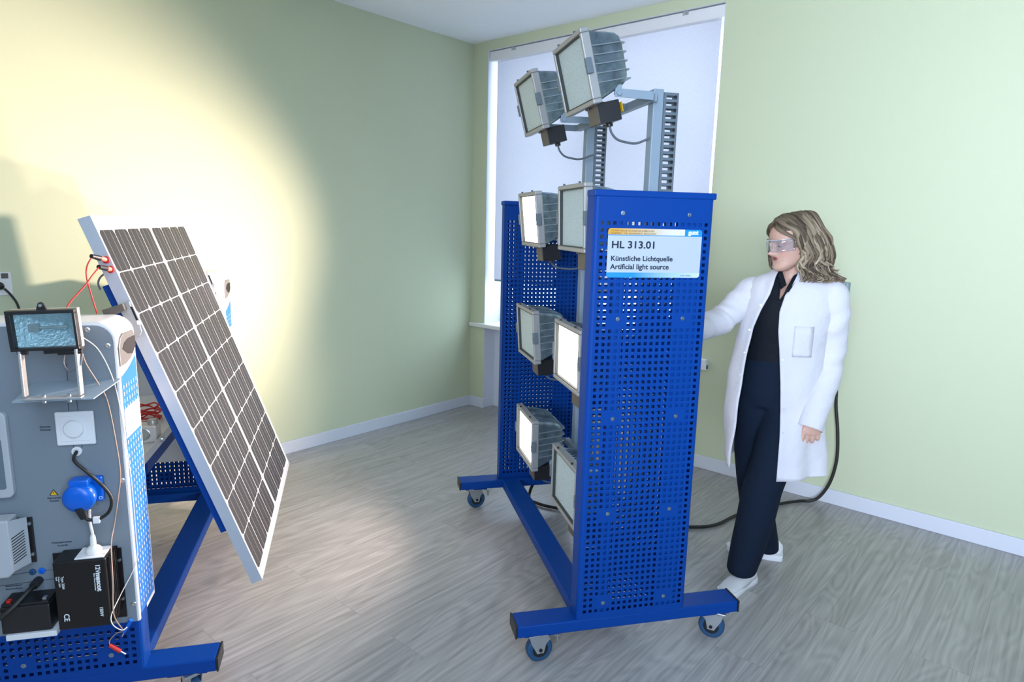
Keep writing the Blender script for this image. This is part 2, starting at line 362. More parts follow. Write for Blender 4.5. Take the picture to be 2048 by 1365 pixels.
def side_panel(root, flip, ztop, u0=PU0, u1=PU1, z0=ZB1, name='side_panel', ncol=18, flange=.07, v_face=0.0, zfirst=.2035, top_row=1.608, solid_rows=None, screws=(1.641, 1.287, .935, .582, .232), inner=.058):
    """Bent perforated steel sheet: face plus two rounded flanges, square holes in a regular grid."""
    r = .013; s = -1 if flip else 1
    col0 = u0 + .0285; cols = [col0 + PITCH_U*i for i in range(ncol)]; hw = .0058
    L = u1-u0; q = r*PI/2
    us = [-(flange-r)-q, -q-.02, -q, -q*.66, -q*.33, 0]; hu = {}
    for i, c in enumerate(cols):
        a = c-hw-u0-r; hu[len(us)] = i; us += [a, a+2*hw]
    e = L-2*r; us += [e, e+q*.33, e+q*.66, e+q, e+q+.02, e+q+(flange-r)]
    def fn(a):
        if a < -q: x, y = 0, r + (-q-a)
        elif a < 0: t = -a/r; x, y = r-r*math.sin(t), r-r*math.cos(t)
        elif a <= e: x, y = a+r, 0
        elif a <= e+q: t = (a-e)/r; x, y = L-r+r*math.sin(t), r-r*math.cos(t)
        else: x, y = L, r+(a-e-q)
        return u0+x, v_face + s*y
    zs = [z0]; hz = {}; n = int(round((top_row-zfirst)/.02264)); dz = (top_row-zfirst)/n
    rows = [zfirst + dz*j for j in range(n+1) if zfirst + dz*j < ztop-.03]
    for j, z in enumerate(rows): hz[len(zs)] = j; zs += [z-hw, z+hw]
    zs.append(ztop)
    near = {(i, j) for j, z in enumerate(rows) for zz in screws if abs(z-zz) < .0225 for i, c in enumerate(cols) for cu in (u0+.099, u1-.090) if abs(c-cu) < .031}
    p = perforated(us, fn, zs, hu, hz, skip=(lambda i, j: (i, j) in near)).build(name, M_blue, root, solid=.0016)
    for z in screws:
        if z > ztop: continue
        for cu in (u0+.099, u1-.090):
            MB().lathe((cu, v_face - s*.001, z), (0, -s, 0), [(.0075, 0), (.0075, .001), (.0045, .0012), (.0045, .003), (.0025, .003), (.0023, .0012), (.0005, .0012)], n=14).build('screw', M_screw, p, smooth=40)
    if inner:
        flat = [0]; hu2 = {}
        for i, c in enumerate(cols): hu2[len(flat)] = i; flat += [c-hw-u0, c+hw-u0]
        flat.append(L)
        perforated(flat, lambda x: (u0+x, v_face + s*inner), zs, hu2, hz).build('inner_sheet', M_blue, p, solid=.0016)
    return p
rack = thing('light_source_rack', RK, (.44, .72, 0), 'blue perforated steel trolley carrying eight floodlights beside the window', 'equipment rack')
for v in (0, RD_V): foot(rack, v, LB)
MB().box((.236, WB, ZB0), (.336, RD_V, ZB1)).build('cross_beam', M_blue, rack, bevel=.005)
for u, v, sw in ((.085, .045, .10), (.815, .045, 2.45), (.085, RD_V+.05, .15), (.815, RD_V+.05, 1.0)): caster(rack, u, v, sw)
for v, flip in ((0.0, 0), (RD_V+WB, True)):
    s = -1 if flip else 1
    sp_ = side_panel(rack, flip, PTOP-.004, v_face=v)
    a, b = sorted((v - s*.004, v + s*.072))
    MB().box((PU0-.004, a, PTOP-.022), (PU1+.006, b, PTOP)).build('top_cap', M_blue, sp_, bevel=.004)
    for ua, ub in ((.300, .342), (.536, .622)):
        a, b = sorted((v + s*.006, v + s*.045))
        MB().box((ua, a, ZB1), (ub, b, 1.66)).build('stiffener', M_blue, sp_)
# two uprights, each with a slotted cable duct on its outer edge, tied by crossbars
for v in (.33, 1.074):
    MB().box((.556, v, ZB1+.05), (.597, v+.05, 2.108)).build('upright', M_grey, rack, bevel=.003)
    d = MB(); zt, zb = 2.098, .30; n = int((zt-zb)/.02375)
    d.box((.6585, v+.004, zb), (.660, v+.046, zt)); d.box((.598, v+.004, zb), (.600, v+.046, zt))
    for y in (v+.004, v+.0445):
        d.box((.598, y, zb), (.610, y+.0015, zt)); d.box((.652, y, zb), (.660, y+.0015, zt))
        for k in range(n+1): z = zt - .0105 - k*.02375; d.box((.610, y, z), (.652, y+.0015, z+.0105 if k else zt))
    du = d.build('cable_duct', M_duct, rack); e = MB()
    for k in range(n): z = zt - .022 - k*.02375; e.cyl((.6465, v+.0040, z+.0075), (.6465, v+.0012, z+.0075), .0055, n=10)
    e.build('slot_stud', M_black, du)
for z in (2.055, 1.53, .985, .44): MB().box((.532, .30, z), (.556, 1.16, z+.030)).build('crossbar', M_grey, rack, bevel=.002)
MB().box((.545, .01, ZB1+.01), (.610, RD_V+WB-.01, ZB1+.06)).build('base_rail', M_blue, rack)
# ---- the sign on the near panel
sg = MB(); R_ = .010; a0, a1, c0, c1 = .2715, .6115, 1.4285, 1.5915
def rrect(x0, x1, z0, z1, r, y, n=6):
    out = []
    for cx, cz, a in ((x1-r, z1-r, 0), (x0+r, z1-r, 90), (x0+r, z0+r, 180), (x1-r, z0+r, 270)):
        for k in range(n+1): t = math.radians(a+90*k/n); out.append((cx+r*math.cos(t), y, cz+r*math.sin(t)))
    return out
sign_m = bpy.data.materials.new('sign_print'); sign_m.use_nodes = True
nt = sign_m.node_tree; tc = nt.nodes.new('ShaderNodeTexCoord'); sx = nt.nodes.new('ShaderNodeSeparateXYZ'); nt.links.new(tc.outputs['Generated'], sx.inputs[0])
def ramp(sock, stops, const=False):
    r = nt.nodes.new('ShaderNodeValToRGB'); r.color_ramp.interpolation = 'CONSTANT' if const else 'LINEAR'; e = r.color_ramp.elements
    while len(e) < len(stops): e.new(0.5)
    for k, (p_, c_) in enumerate(stops): e[k].position = p_; e[k].color = (*c_, 1)
    nt.links.new(sock, r.inputs[0]); return r.outputs[0]
W_ = (.45, .51, .585); CY = (.01, .26, .72)
band_b = ramp(sx.outputs['X'], [(0, CY), (.28, CY), (.7, (.36, .55, .75)), (1, (.55, .66, .78))])
band_t = ramp(sx.outputs['X'], [(0, (.68, .36, .04)), (.08, (.68, .36, .04)), (.45, (.62, .52, .34)), (.70, (.70, .70, .68)), (.81, (.74, .75, .76)), (.8101, CY), (1, CY)])
def pick(stops):
    return ramp(sx.outputs['Z'], stops, True)
f1 = pick([(0, (1,1,1)), (.105, (0,0,0))]); f2 = pick([(0, (0,0,0)), (.868, (1,1,1))]); f3 = pick([(0, (0,0,0)), (.852, (1,1,1)), (.868, (0,0,0))])
cur = None
for fac, colr in ((f1, band_b), (f3, CY), (f2, band_t)):
    mx = nt.nodes.new('ShaderNodeMix'); mx.data_type = 'RGBA'
    nt.links.new(fac, mx.inputs[0])
    if cur is None: mx.inputs[6].default_value = (*W_, 1)
    else: nt.links.new(cur, mx.inputs[6])
    if isinstance(colr, tuple): mx.inputs[7].default_value = (*colr, 1)
    else: nt.links.new(colr, mx.inputs[7])
    cur = mx.outputs[2]
nt.links.new(cur, nt.nodes['Principled BSDF'].inputs['Base Color']); nt.nodes['Principled BSDF'].inputs['Roughness'].default_value = .4
sg.prism(rrect(a0, a1, c0, c1, R_, -.0015), (0, -.002, 0))
sign = sg.build('sign_plate', sign_m, rack, label='white and blue nameplate with dark lettering')
RX = (PI/2, 0, 0); ys = -.0037
text('HL 313.01', .0335, (a0+.0125, ys, 1.5265), RX, M_ink, sign, bold=.0007, sx=1.14)
text('Künstliche Lichtquelle', .0238, (a0+.0125, ys, 1.4845), RX, M_ink, sign, bold=.0005, sx=1.06)
text('Artificial light source', .0238, (a0+.0125, ys, 1.4570), RX, M_ink, sign, bold=.0005, sx=1.06)
text('SYSTEME FÜR DIE TECHNISCHE AUSBILDUNG', .0078, (a0+.008, ys, 1.5810), RX, M_ink_t, sign, sx=.98)
text('EQUIPMENT  FOR  ENGINEERING  EDUCATION', .0078, (a0+.008, ys, 1.5722), RX, M_ink_t, sign, sx=.98)
text('gunt', .0205, (a0+.289, ys, 1.5755), RX, M_ink_w, sign, bold=.0009, sx=1.0)
text('G.U.N.T. Hamburg', .0050, (a0+.268, ys, 1.4345), RX, M_ink, sign)

# ================================================================== floodlights
FW, FH = .331, .256
def rr(x, hy, z0, z1, r, n=4):
    out = []
    for cy, cz, a in ((hy-r, z1-r, 0), (-hy+r, z1-r, 90), (-hy+r, z0+r, 180), (hy-r, z0+r, 270)):
        for k in range(n+1): t = math.radians(a+90*k/n); out.append((x, cy+r*math.cos(t), cz+r*math.sin(t)))
    return out
def flood_meshes(lit):
    """Head of a floodlight in its own axes: light leaves along -x, y across, z up, origin in the middle of the front frame."""
    H_ = {}
    sec = [(.030, .158, -.121, .121, .012), (.050, .150, -.114, .116, .014), (.085, .141, -.102, .110, .016), (.125, .130, -.087, .102, .018), (.150, .124, -.077, .094, .020), (.166, .114, -.062, .080, .022), (.174, .098, -.042, .058, .022)]
    h = MB().loft([rr(*q) for q in sec])
    def at_x(x):
        for a, b in zip(sec, sec[1:]):
            if a[0] <= x <= b[0]: t = (x-a[0])/(b[0]-a[0]); return [p+(q-p)*t for p, q in zip(a, b)]
        return list(sec[-1])
    fn_ = MB()
    for z in (.062, .031, 0, -.031, -.062):                      # side and rear cooling fins
        pts = []
        for x in (.032, .06, .09, .12, .15, .165): pts.append((x, at_x(x)[1]+.006, z))
        pts += [(.186, .100, z), (.189, .085, z)]
        poly = pts + [(x, -y, zz) for x, y, zz in reversed(pts)]
        fn_.prism(poly, (0, 0, .0036))
    for k in range(9):                                            # fins along the top
        y = -.104 + .026*k; pts = [(.045, y, at_x(.045)[3]+.001)] + [(x, y, at_x(x)[3]+.007) for x in (.055, .085, .12, .15, .165)] + [(.17, y, .05), (.05, y, .08)]
        h.prism(pts, (0, .003, 0))
    H_['housing'] = h; H_['cooling_fins'] = fn_
    f = MB(); bz, d = .0165, .034
    f.box((0, -FW/2, FH/2-bz), (d, FW/2, FH/2)).box((0, -FW/2, -FH/2), (d, FW/2, -FH/2+bz)).box((0, -FW/2, -FH/2+bz), (d, -FW/2+bz, FH/2-bz)).box((0, FW/2-bz, -FH/2+bz), (d, FW/2, FH/2-bz))
    H_['front_frame'] = f
    H_['clip'] = MB().box((-.004, -.010, -.026), (.018, .008, .026)).cyl((-.006, 0, 0), (-.003, 0, 0), .005, n=10)
    H_['hinge_bolt'] = MB().cyl((0, 0, -.004), (0, 0, .004), .0047, n=8)
    H_['glass'] = MB().box((.016, -FW/2+.012, -FH/2+.012), (.019, FW/2-.012, FH/2-.012))
    i_, o_ = .0205, .0165; gk = MB()
    gk.box((.004, -FW/2+o_, FH/2-i_), (.016, FW/2-o_, FH/2-o_)).box((.004, -FW/2+o_, -FH/2+o_), (.016, FW/2-o_, -FH/2+i_)).box((.004, -FW/2+o_, -FH/2+i_), (.016, -FW/2+i_, FH/2-i_)).box((.004, FW/2-i_, -FH/2+i_), (.016, FW/2-o_, FH/2-i_))
    H_['gasket'] = gk
    g = MB(); i0 = [(.024, y, z) for y, z in ((-.146, -.110), (.146, -.110), (.146, .110), (-.146, .110))]; i1 = [(.13, y, z) for y, z in ((-.075, -.04), (.075, -.04), (.075, .05), (-.075, .05))]
    g.loft([i0, i1], cap=False); g.add(i1, [(0, 1, 2, 3)]); H_['reflector'] = g
    j = MB().box((.030, -.112, -.197), (.118, -.012, -.124)).cyl((.085, -.062, -.197), (.085, -.062, -.211), .013, n=14); H_['junction_box'] = j
    l = MB().box((.0285, -.110, -.195), (.0300, -.014, -.126)); H_['type_label'] = l
    return H_
FM = {'housing': M_alu, 'front_frame': M_frame_alu, 'clip': M_grey, 'hinge_bolt': M_black, 'glass': M_glass, 'reflector': M_refl, 'junction_box': M_black, 'type_label': M_label_b}
FB = {'housing': (.002, 40), 'front_frame': (.004, None), 'clip': (.003, None), 'junction_box': (.002, None)}
proto = {}
def floodlight(u, v, z, tilt, lit, label, rail_z, sticker=False):
    root = thing('floodlight', RK, (u, v, z), label, 'floodlight', 'floodlights on the blue rack')
    def head(name, parent, m):
        if name in proto and m is proto[name].data.materials[0]: o = proto[name].copy(); COL.objects.link(o)
        else:
            bv, sm = FB.get(name, (0, None)); o = flood_meshes(bool(lit))[name].build(name, m, None, bevel=bv, smooth=sm)
            proto.setdefault(name, o)
        o.parent = parent; o.location = (0, 0, 0); o.rotation_euler = (0, -math.radians(tilt), 0) if parent is root else (0, 0, 0)
        return o
    hs = head('housing', root, M_alu); fr = head('front_frame', root, M_frame_alu)
    for s in (-1, 1): head('clip', fr, M_duct).location = (0, s*(FW/2+.003), 0)
    for y, zz in ((-.095, FH/2+.002), (.095, FH/2+.002), (-.05, -FH/2-.004), (-.03, -FH/2-.004)): head('hinge_bolt', fr, M_black).location = (.006 if zz > 0 else .02, y, zz)
    gl = head('glass', root, M_lit if lit else M_glass)
    if lit: gl['label'] = 'brightly glowing front glass'
    head('gasket', fr, M_gasket); head('cooling_fins', hs, M_fin)
    head('reflector', root, M_refl_w if lit else M_refl)
    jb = head('junction_box', root, M_black); head('type_label', jb, M_label_b)
    R = Matrix.Rotation(-math.radians(tilt), 3, 'Y'); P = lambda x, y, zz: R @ Vector((x, y, zz))
    pv = P(.115, 0, -.106); end = .532 - u; zb = rail_z - z
    br = MB()
    for s in (-1, 1):
        y0, y1 = sorted((s*.128, s*.132))
        br.prism([(pv.x-.014, y0, pv.z-.014), (pv.x-.014, y0, pv.z+.016), (end, y0, zb+.030), (end, y0, zb)], (0, y1-y0, 0))
        br.cyl((pv.x, s*.126, pv.z), (pv.x, s*.139, pv.z), .011, n=6)
        br.box((pv.x-.012, s*.122-.008, pv.z-.006), (pv.x+.012, s*.122+.008, pv.z+.03))
    br.box((end-.004, -.132, zb), (end, .132, zb+.030))
    b_ = br.build('bracket', M_grey, root, bevel=.0015); b_.location = (0, 0, 0)
    o0 = P(.085, -.062, -.211); hang = -.05 if z > 2 else -.028
    q_ = -hang; cb = MB().tube([o0, o0+Vector((.010, .002, -.45*q_)), o0+Vector((.034, .006, -.85*q_)), o0+Vector((.070, .008, -1.02*q_)), o0+Vector((.115, .008, -1.05*q_)), (end+.026, -.058, o0.z-.62*q_)], .0045, n=8, sub=6)
    c_ = cb.build('cable', M_cord_g, root, smooth=60); c_.location = (0, 0, 0)
    if sticker:
        s_ = MB().box((.124, -.118, -.170), (.126, -.085, -.135)).build('sticker', M_yellow, jb); s_.rotation_euler = (0, 0, 0)
        s_['label'] = 'yellow warning sticker'
    if lit:                                                       # the lamp's own beam, thrown by its reflector
        l = bpy.data.lights.new('lamp_beam', 'SPOT'); l.energy = LAMP_W*lit; l.color = (1.0, .77, .67); l.spot_size = math.radians(126); l.spot_blend = .55; l.shadow_soft_size = .045
        lo = bpy.data.objects.new('lamp_beam', l); COL.objects.link(lo); lo.parent = root; lo.location = P(-.02, 0, 0); lo.scale = (1, .56, 1)
        lo.rotation_euler = (R @ Vector((-1, 0, 0))).to_track_quat('-Z', 'Y').to_euler()
    return root
LAMP_W = 158.0
VN, VF = .405, 1.033
floodlight(.256, VN, 2.145, 14.7, 0, 'unlit floodlight in the topmost pair, large silver housing over a yellow sticker', 2.055, True)
floodlight(.246, VF, 2.140, 14.7, 0, 'unlit floodlight in the topmost pair, partly hidden behind its bigger looking neighbour', 2.055)
floodlight(.262, VF, 1.618, 6.0, 1.85, 'glowing floodlight highest of the three lit ones', 1.53)
floodlight(.270, VN, 1.624, 2.0, 0, 'unlit floodlight beside the upper edge of the panel with the nameplate', 1.53)
floodlight(.262, VF, 1.068, 4.0, 0, 'unlit floodlight between two glowing ones against the far perforated panel', .985)
floodlight(.272, VN, 1.080, 0.6, .82, 'glowing floodlight close against the panel with the nameplate', .985)
floodlight(.270, VF, .533, 0.8, .6, 'glowing floodlight lowest of the three lit ones', .44)
floodlight(.280, VN, .526, 0.0, 0, 'unlit floodlight at the bottom, low above the floor by the cross beam', .44)

# ================================================================== solar trolley
TR = Frame(2.002, -3.204, PI/2 - math.radians(35))
TU0, TU1 = -.640, -.211
trolley = thing('solar_trolley', TR, (-.42, .75, 0), 'grey and blue laboratory trolley that carries the tilted solar panel', 'laboratory trolley')
TV_R = 1.440
foot(trolley, 0, .90, -.90); foot(trolley, TV_R, .78, -.86)
MB().box((-.327, WB, ZB0), (-.226, TV_R, ZB1)).build('cross_beam', M_blue, trolley, bevel=.005)
for u, v, sw in ((-.085, .045, 2.2), (-.80, .045, .2), (-.12, TV_R+.05, .3), (-.78, TV_R+.05, 1.2)): caster(trolley, u, v, sw)
side_panel(trolley, False, .36, u0=TU0, u1=TU1, v_face=0, zfirst=.199, top_row=1.60, screws=(.232,), name='perforated_panel')
side_panel(trolley, True, .80, u0=TU0+.03, u1=TU1+.03, v_face=TV_R+WB, zfirst=.199, top_row=1.60, screws=(.232, .582), name='perforated_panel')
def shell_outline(u0, u1, z0, z1, r, v, n=8):
    out = [(u0, v, z0), (u1, v, z0)]
    for k in range(n+1): t = PI/2*k/n; out.append((u1-r+r*math.cos(t), v, z1-r+r*math.sin(t)))
    for k in range(n+1): t = PI/2+PI/2*k/n; out.append((u0+r+r*math.cos(t), v, z1-r+r*math.sin(t)))
    return out
HZ0, HZ1, HD = .336, 1.292, .168
strip_cols = 6
def housing(v0, u0, u1, zt, face_sign, nm):
    h = MB().prism(shell_outline(u0, u1, HZ0, zt, .055, v0), (0, HD, 0)); ho = h.build(nm, M_shell, trolley, bevel=.006, smooth=30, segs=3)
    vb = v0-.0030 if face_sign < 0 else v0-.0035
    MB().prism(shell_outline(u0+.007, u1-.007, HZ0+.004, zt-.009, .05, vb), (0, .0028, 0)).build('front_board', M_board if face_sign < 0 else M_shell, ho, bevel=.001)
    # perforated light-blue sheet along the narrow side, curved at its upper end, with a blank label
    w = .0075; vs = [v0+.012]; hu = {}
    for i in range(strip_cols):
        c = v0+.028+.0235*i; hu[len(vs)] = i; vs += [c-.0038, c+.0038]
    vs.append(v0+HD-.012); zs = [HZ0+.02]; hz = {}; k = 0; z = HZ0+.045
    while z < 1.10:
        hz[len(zs)] = k; zs += [z-.0062, z+.0062]; z += .0215; k += 1
    zs.append(1.125)
    p = perforated(vs, lambda a: (u1+.0006, a), zs, hu, hz); top = zs[-1]
    p.v = [(x, y, zz + (.045*((y-v0)/HD)**1.6 if zz == top else 0)) for x, y, zz in p.v]
    so = p.build('side_sheet', M_blue_s, ho, solid=.0006)
    MB().box((u1+.0009, v0+.0125, .935), (u1+.0022, v0+HD-.0125, 1.025)).build('blank_label', M_pvc, so)
    g = [(0.006, 1.252), (0.038, 1.261), (0.131, 1.252), (0.134, 1.233), (0.144, 1.168), (0.067, 1.149), (0.010, 1.157)]
    g = [(.006, 1.157), (.004, 1.215), (.020, 1.240), (.048, 1.250), (.138, 1.246), (.150, 1.240), (.152, 1.190), (.110, 1.166), (.060, 1.156)]
    dz = zt - HZ1
    hd = MB().prism([(u1-.004, v0+a, b+dz) for a, b in g], (.008, 0, 0)).build('handle', M_handle, ho, bevel=.003)
    hd['label'] = 'silver moulded carrying handle'
    gd = [(.030, 1.206), (.050, 1.222), (.085, 1.229), (.150, 1.228), (.152, 1.196), (.120, 1.176), (.075, 1.184)]
    MB().prism([(u1+.0035, v0+a, b+dz) for a, b in gd], (.0016, 0, 0)).build('grip_shade', M_dark, hd)  # raised dark plate, shade of the grip hollow put into colour
    return ho
hf = housing(0.0, TU0-.03, TU1, HZ1, -1, 'end_housing')
hr = housing(TV_R+.03, TU0+.02, -.163, 1.322, 1, 'end_housing')
bd = None
for u, z in ((-.283, 1.27), (-.234, 1.222), (-.227, .809), (-.224, .4), (-.60, .80)):
    MB().lathe((u, -.003, z), (0, -1, 0), [(.008, 0), (.0085, .0015), (.006, .003), (.0035, .0032), (.001, .002)], n=14).build('screw', M_zinc, hf, smooth=40)
for u, z in ((-.215, 1.255), (-.185, 1.215)):
    MB().lathe((u-.02, TV_R+.0265, z), (0, -1, 0), [(.008, 0), (.0085, .0015), (.006, .003), (.001, .003)], n=12).build('screw', M_zinc, hr)
yb = -.0032
def printed(txt, size, u, z, m=M_ink, parent=None, rot=RX, y=yb-.0004, **k): return text(txt, size, (u, y, z), rot, m, parent or hf, align=k.pop('align', 'CENTER'), **k)
for body, u, z in (('Dimmer', -.414, .985), ('Dimmer', -.414, .976), ('Steckdose', -.411, .766), ('Socket', -.411, .757), ('X/A', -.384, .765), ('Wechselrichter', -.403, .624), ('Inverter', -.401, .614), ('Akkumulator', -.540, .499), ('Accumulator', -.540, .489)):
    printed(body, .0085, u, z)
ln = MB()
for a, b in (((-.345, 1.115), (-.345, 1.175)), ((-.321, 1.115), (-.321, 1.175)), ((-.350, 1.032), (-.350, 1.085)), ((-.327, 1.032), (-.327, 1.085)), ((-.347, .918), (-.347, .930)), ((-.325, .918), (-.325, .930)), ((-.300, .735), (-.300, .76)), ((-.66, .525), (-.495, .540)), ((-.66, .500), (-.43, .511)), ((-.455, .540), (-.43, .541))):
    d = .0006; (x0, zz0), (x1, zz1) = a, b
    if abs(x1-x0) < .002: ln.box((x0-d, yb-.0004, zz0), (x0+d, yb, zz1))
    else: ln.prism([(x0, yb, zz0-d), (x1, yb, zz1-d), (x1, yb, zz1+d), (x0, yb, zz0+d)], (0, -.0004, 0))
ln.build('circuit_print', M_ink, hf)
wt = MB().prism([(-.4225, yb, .7765), (-.3985, yb, .7765), (-.4105, yb, .7960)], (0, -.0005, 0)).build('warning_sign', M_ink, hf, label='yellow warning triangle with lightning bolt')
MB().prism([(-.4190, yb-.0005, .7782), (-.4020, yb-.0005, .7782), (-.4105, yb-.0005, .7922)], (0, -.0003, 0)).build('yellow_field', M_yellow, wt)
MB().prism([(-.4095, yb-.0008, .7898), (-.4128, yb-.0008, .7845), (-.4106, yb-.0008, .7848), (-.4115, yb-.0008, .7800), (-.4082, yb-.0008, .7858), (-.4102, yb-.0008, .7855)], (0, -.0002, 0)).build('bolt_mark', M_ink, wt)
for u, z, m in ((-.487, .540, M_rubber_b), (-.463, .541, M_blue_p), (-.475, .510, M_red)):
    o = MB().lathe((u, yb, z), (0, -1, 0), [(.0095, 0), (.0095, .003), (.007, .004), (.003, .004), (.0028, .001)], n=20).build('jack', m, hf, smooth=40); o['label'] = ('red' if m is M_red else 'blue') + ' safety jack'
# dimmer and cable gland, built into the board
dm = MB().box((-.386, -.013, .930), (-.285, yb, 1.032)).build('dimmer', M_pvc, hf, bevel=.007, segs=4)
MB().box((-.373, -.0145, .943), (-.298, -.012, 1.019)).build('inner_plate', M_pvc, dm, bevel=.0015)
MB().lathe((-.3375, -.0135, .981), (0, -1, 0), [(.027, 0), (.026, .007), (.0245, .0095), (.022, .0105), (.001, .0105)], n=40).build('knob', M_pvc, dm, smooth=40)
MB().lathe((-.339, yb, .909), (0, -1, 0), [(.014, 0), (.014, .004), (.0125, .006), (.009, .006), (.009, .001)], n=28).build('cable_gland', M_pvc, hf, smooth=40)
# blue mains socket with spring lid
bs = MB().box((-.318, -.022, .755), (-.275, yb, .832)).build('mains_socket', M_blue_p, hf, bevel=.004); bs['label'] = 'blue mains socket with hinged lid'
ld = MB().lathe((-.326, -.058, .783), (0, -1, -.08), [(.001, -.030), (.040, -.030), (.0425, -.010), (.0425, .004), (.036, .013), (.02, .018), (.001, .0185)], n=36)
ld.box((-.349, -.062, .818), (-.300, -.022, .838)); ld.build('lid', M_blue_p, bs, bevel=.003, smooth=40)
text('D', .014, (-.287, -.0225, .762), RX, M_ink_w, bs)
# lamp shelf, handle-framed meter at the board's other side
MB().prism([(-.43, yb, 1.118), (-.205, yb, 1.122), (-.232, -.150, 1.102), (-.425, -.150, 1.100)], (0, 0, .003)).build('lamp_shelf', M_grey, hf)
mt = MB()
for r_o, y0, y1 in (((-.66, -.504, .785, 1.040, .016), -.022, yb),): mt.prism(rrect(*r_o, y0), (0, y1-y0, 0))
mo = mt.build('panel_meter', M_plast, hf, bevel=.003, label='rounded grey panel meter')
MB().prism(rrect(-.65, -.520, .812, .962, .006, -.022), (0, -.0012, 0)).build('display', M_duct, mo)
# mounting shelf of the battery
MB().box((-.538, -.085, .371), (-.408, yb, .388)).build('battery_shelf', M_shell, hf, bevel=.002)
# tilting frame behind the module, its arms and hinge plates, and the tray
ts = math.atan2(.122+.331, 1.594-.303)                            # the module leans this far from upright
ax = Vector((math.sin(ts), 0, -math.cos(ts))); nn = Vector((math.cos(ts), 0, math.sin(ts)))
TOPF = Vector((-.331, 0, 1.594)); TH = .038; MLEN = 1.368; MV0, MV1 = .24, 1.43
def slope(s_, d, v): p = TOPF + ax*s_ - nn*d; return Vector((p.x, v, p.z))
tf = MB()
def bar(mb, s0, s1, d0, d1, v0, v1): return mb.loft([[slope(s_, d0, v0), slope(s_, d1, v0), slope(s_, d1, v1), slope(s_, d0, v1)] for s_ in (s0, s1)])
for v in (.30, 1.30): o = bar(MB(), .215, 1.165, TH+.001, TH+.041, v, v+.04).build('tilt_arm', M_blue, trolley, bevel=.003)
for v, u1 in ((.20, 0), (TV_R-.01, .05)):
    hp = [(-0.248, 1.322), (-0.229, 1.327), (-0.225, 1.309), (-0.204, 1.251), (-0.200, 1.230), (-0.206, 1.216), (-0.217, 1.211), (-0.229, 1.218), (-0.242, 1.263), (-0.256, 1.294)]
    po = MB().prism([(a, v+.002, b) for a, b in hp], (0, .006, 0)).build('hinge_plate', M_frame_alu, trolley, bevel=.001)
    MB().prism([(a, v+.0018, b) for a, b in ((-0.228, 1.312), (-0.221, 1.310), (-0.205, 1.261), (-0.211, 1.260))], (0, -.001, 0)).build('slot_shade', M_dark, po)  # raised dark strip, the slot's inner shade as colour
    MB().box((-.212, v-.004, 1.252), (-.199, v+.002, 1.268)).build('clamp_screw', M_zinc, po, bevel=.002)
    MB().prism([(a, v-.02, b) for a, b in ((-0.302, 1.303), (-0.243, 1.323), (-0.237, 1.302), (-0.256, 1.292), (-0.295, 1.283))], (0, .024, 0)).build('hinge_arm', M_label_b, po)
MB().box((-.60, .172, .690), (-.30, 1.44, .705)).box((-.30, .172, .690), (-.297, 1.44, .725)).build('tray', M_shell, trolley)
MB().box((-.345, .50, .64), (-.30, 1.0, .688)).build('tray_rail', M_blue, trolley, bevel=.002)
for v in (.62, 1.2):
    MB().box((-.60, v, ZB1), (-.56, v+.04, 1.05)).build('rear_post', M_blue, trolley, bevel=.003)

# ================================================================== solar module
sp0 = slope(MLEN/2, TH/2, (MV0+MV1)/2)
solar = thing('solar_module', TR, tuple(sp0), 'large tilted solar panel in a bright aluminium frame on the grey and blue trolley', 'solar panel')
fr = MB(); lip = .012
def slab(mb, s0, s1, v0, v1, d0, d1, mi=0):
    return mb.loft([[slope(s_, d0, v0), slope(s_, d1, v0), slope(s_, d1, v1), slope(s_, d0, v1)] for s_ in (s0, s1)], mi)
slab(fr, 0, lip, MV0, MV1, 0, TH); slab(fr, MLEN-lip, MLEN, MV0, MV1, 0, TH); slab(fr, lip, MLEN-lip, MV0, MV0+lip, 0, TH); slab(fr, lip, MLEN-lip, MV1-lip, MV1, 0, TH)
fr.build('frame', M_anod, solar)
bk = slab(MB(), lip, MLEN-lip, MV0+lip, MV1-lip, .0030, .0075).build('laminate', M_back, solar)
s0, s1 = .046, MLEN-.032; v0, v1 = MV0+.020, MV1-.020; gap = .026; rows, colsn = 9, 4
cw = ((v1-v0)-gap)/8; ch = (s1-s0)/rows; ce = MB(); bu = MB(); gx = .0017; gv = .0024; cf = .011
for k in range(8):
    va = v0 + cw*k + (gap if k >= 4 else 0)
    for j in range(rows):
        a, b, c, d = s0+ch*j+gx, s0+ch*(j+1)-gx, va+gv, va+cw-gv
        ce.prism([slope(s_, .0030, v) for s_, v in ((a, c+cf), (a+cf, c), (b-cf, c), (b, c+cf), (b, d-cf), (b-cf, d), (a+cf, d), (a, d-cf))], nn*.0006)
    for q in (.30, .70):
        vq = va+cw*q; bu.prism([slope(s_, .0024, v) for s_, v in ((s0, vq-.0008), (s1, vq-.0008), (s1, vq+.0008), (s0, vq+.0008))], nn*.0003)
ce.build('cells', M_cell, bk); bu.build('busbars', M_bus, bk)
text('Solar module  12 V   mono', .007, (0, 0, 0), (0, 0, 0), M_grey, bk, name='small_print') if False else None
jb_ = slab(MB(), .10, .20, .78, .90, TH-.012, TH+.020).build('junction_box', M_black, solar, bevel=.003)
jp = MB()
for s_ in (.142, .174):
    c = slope(s_, .012, MV0); jp = MB().lathe(c, (-.25, -1, .1), [(.0115, 0), (.0115, .004), (.0090, .005), (.0090, .001)], n=18); jp.build('jack', M_red, solar, smooth=40)

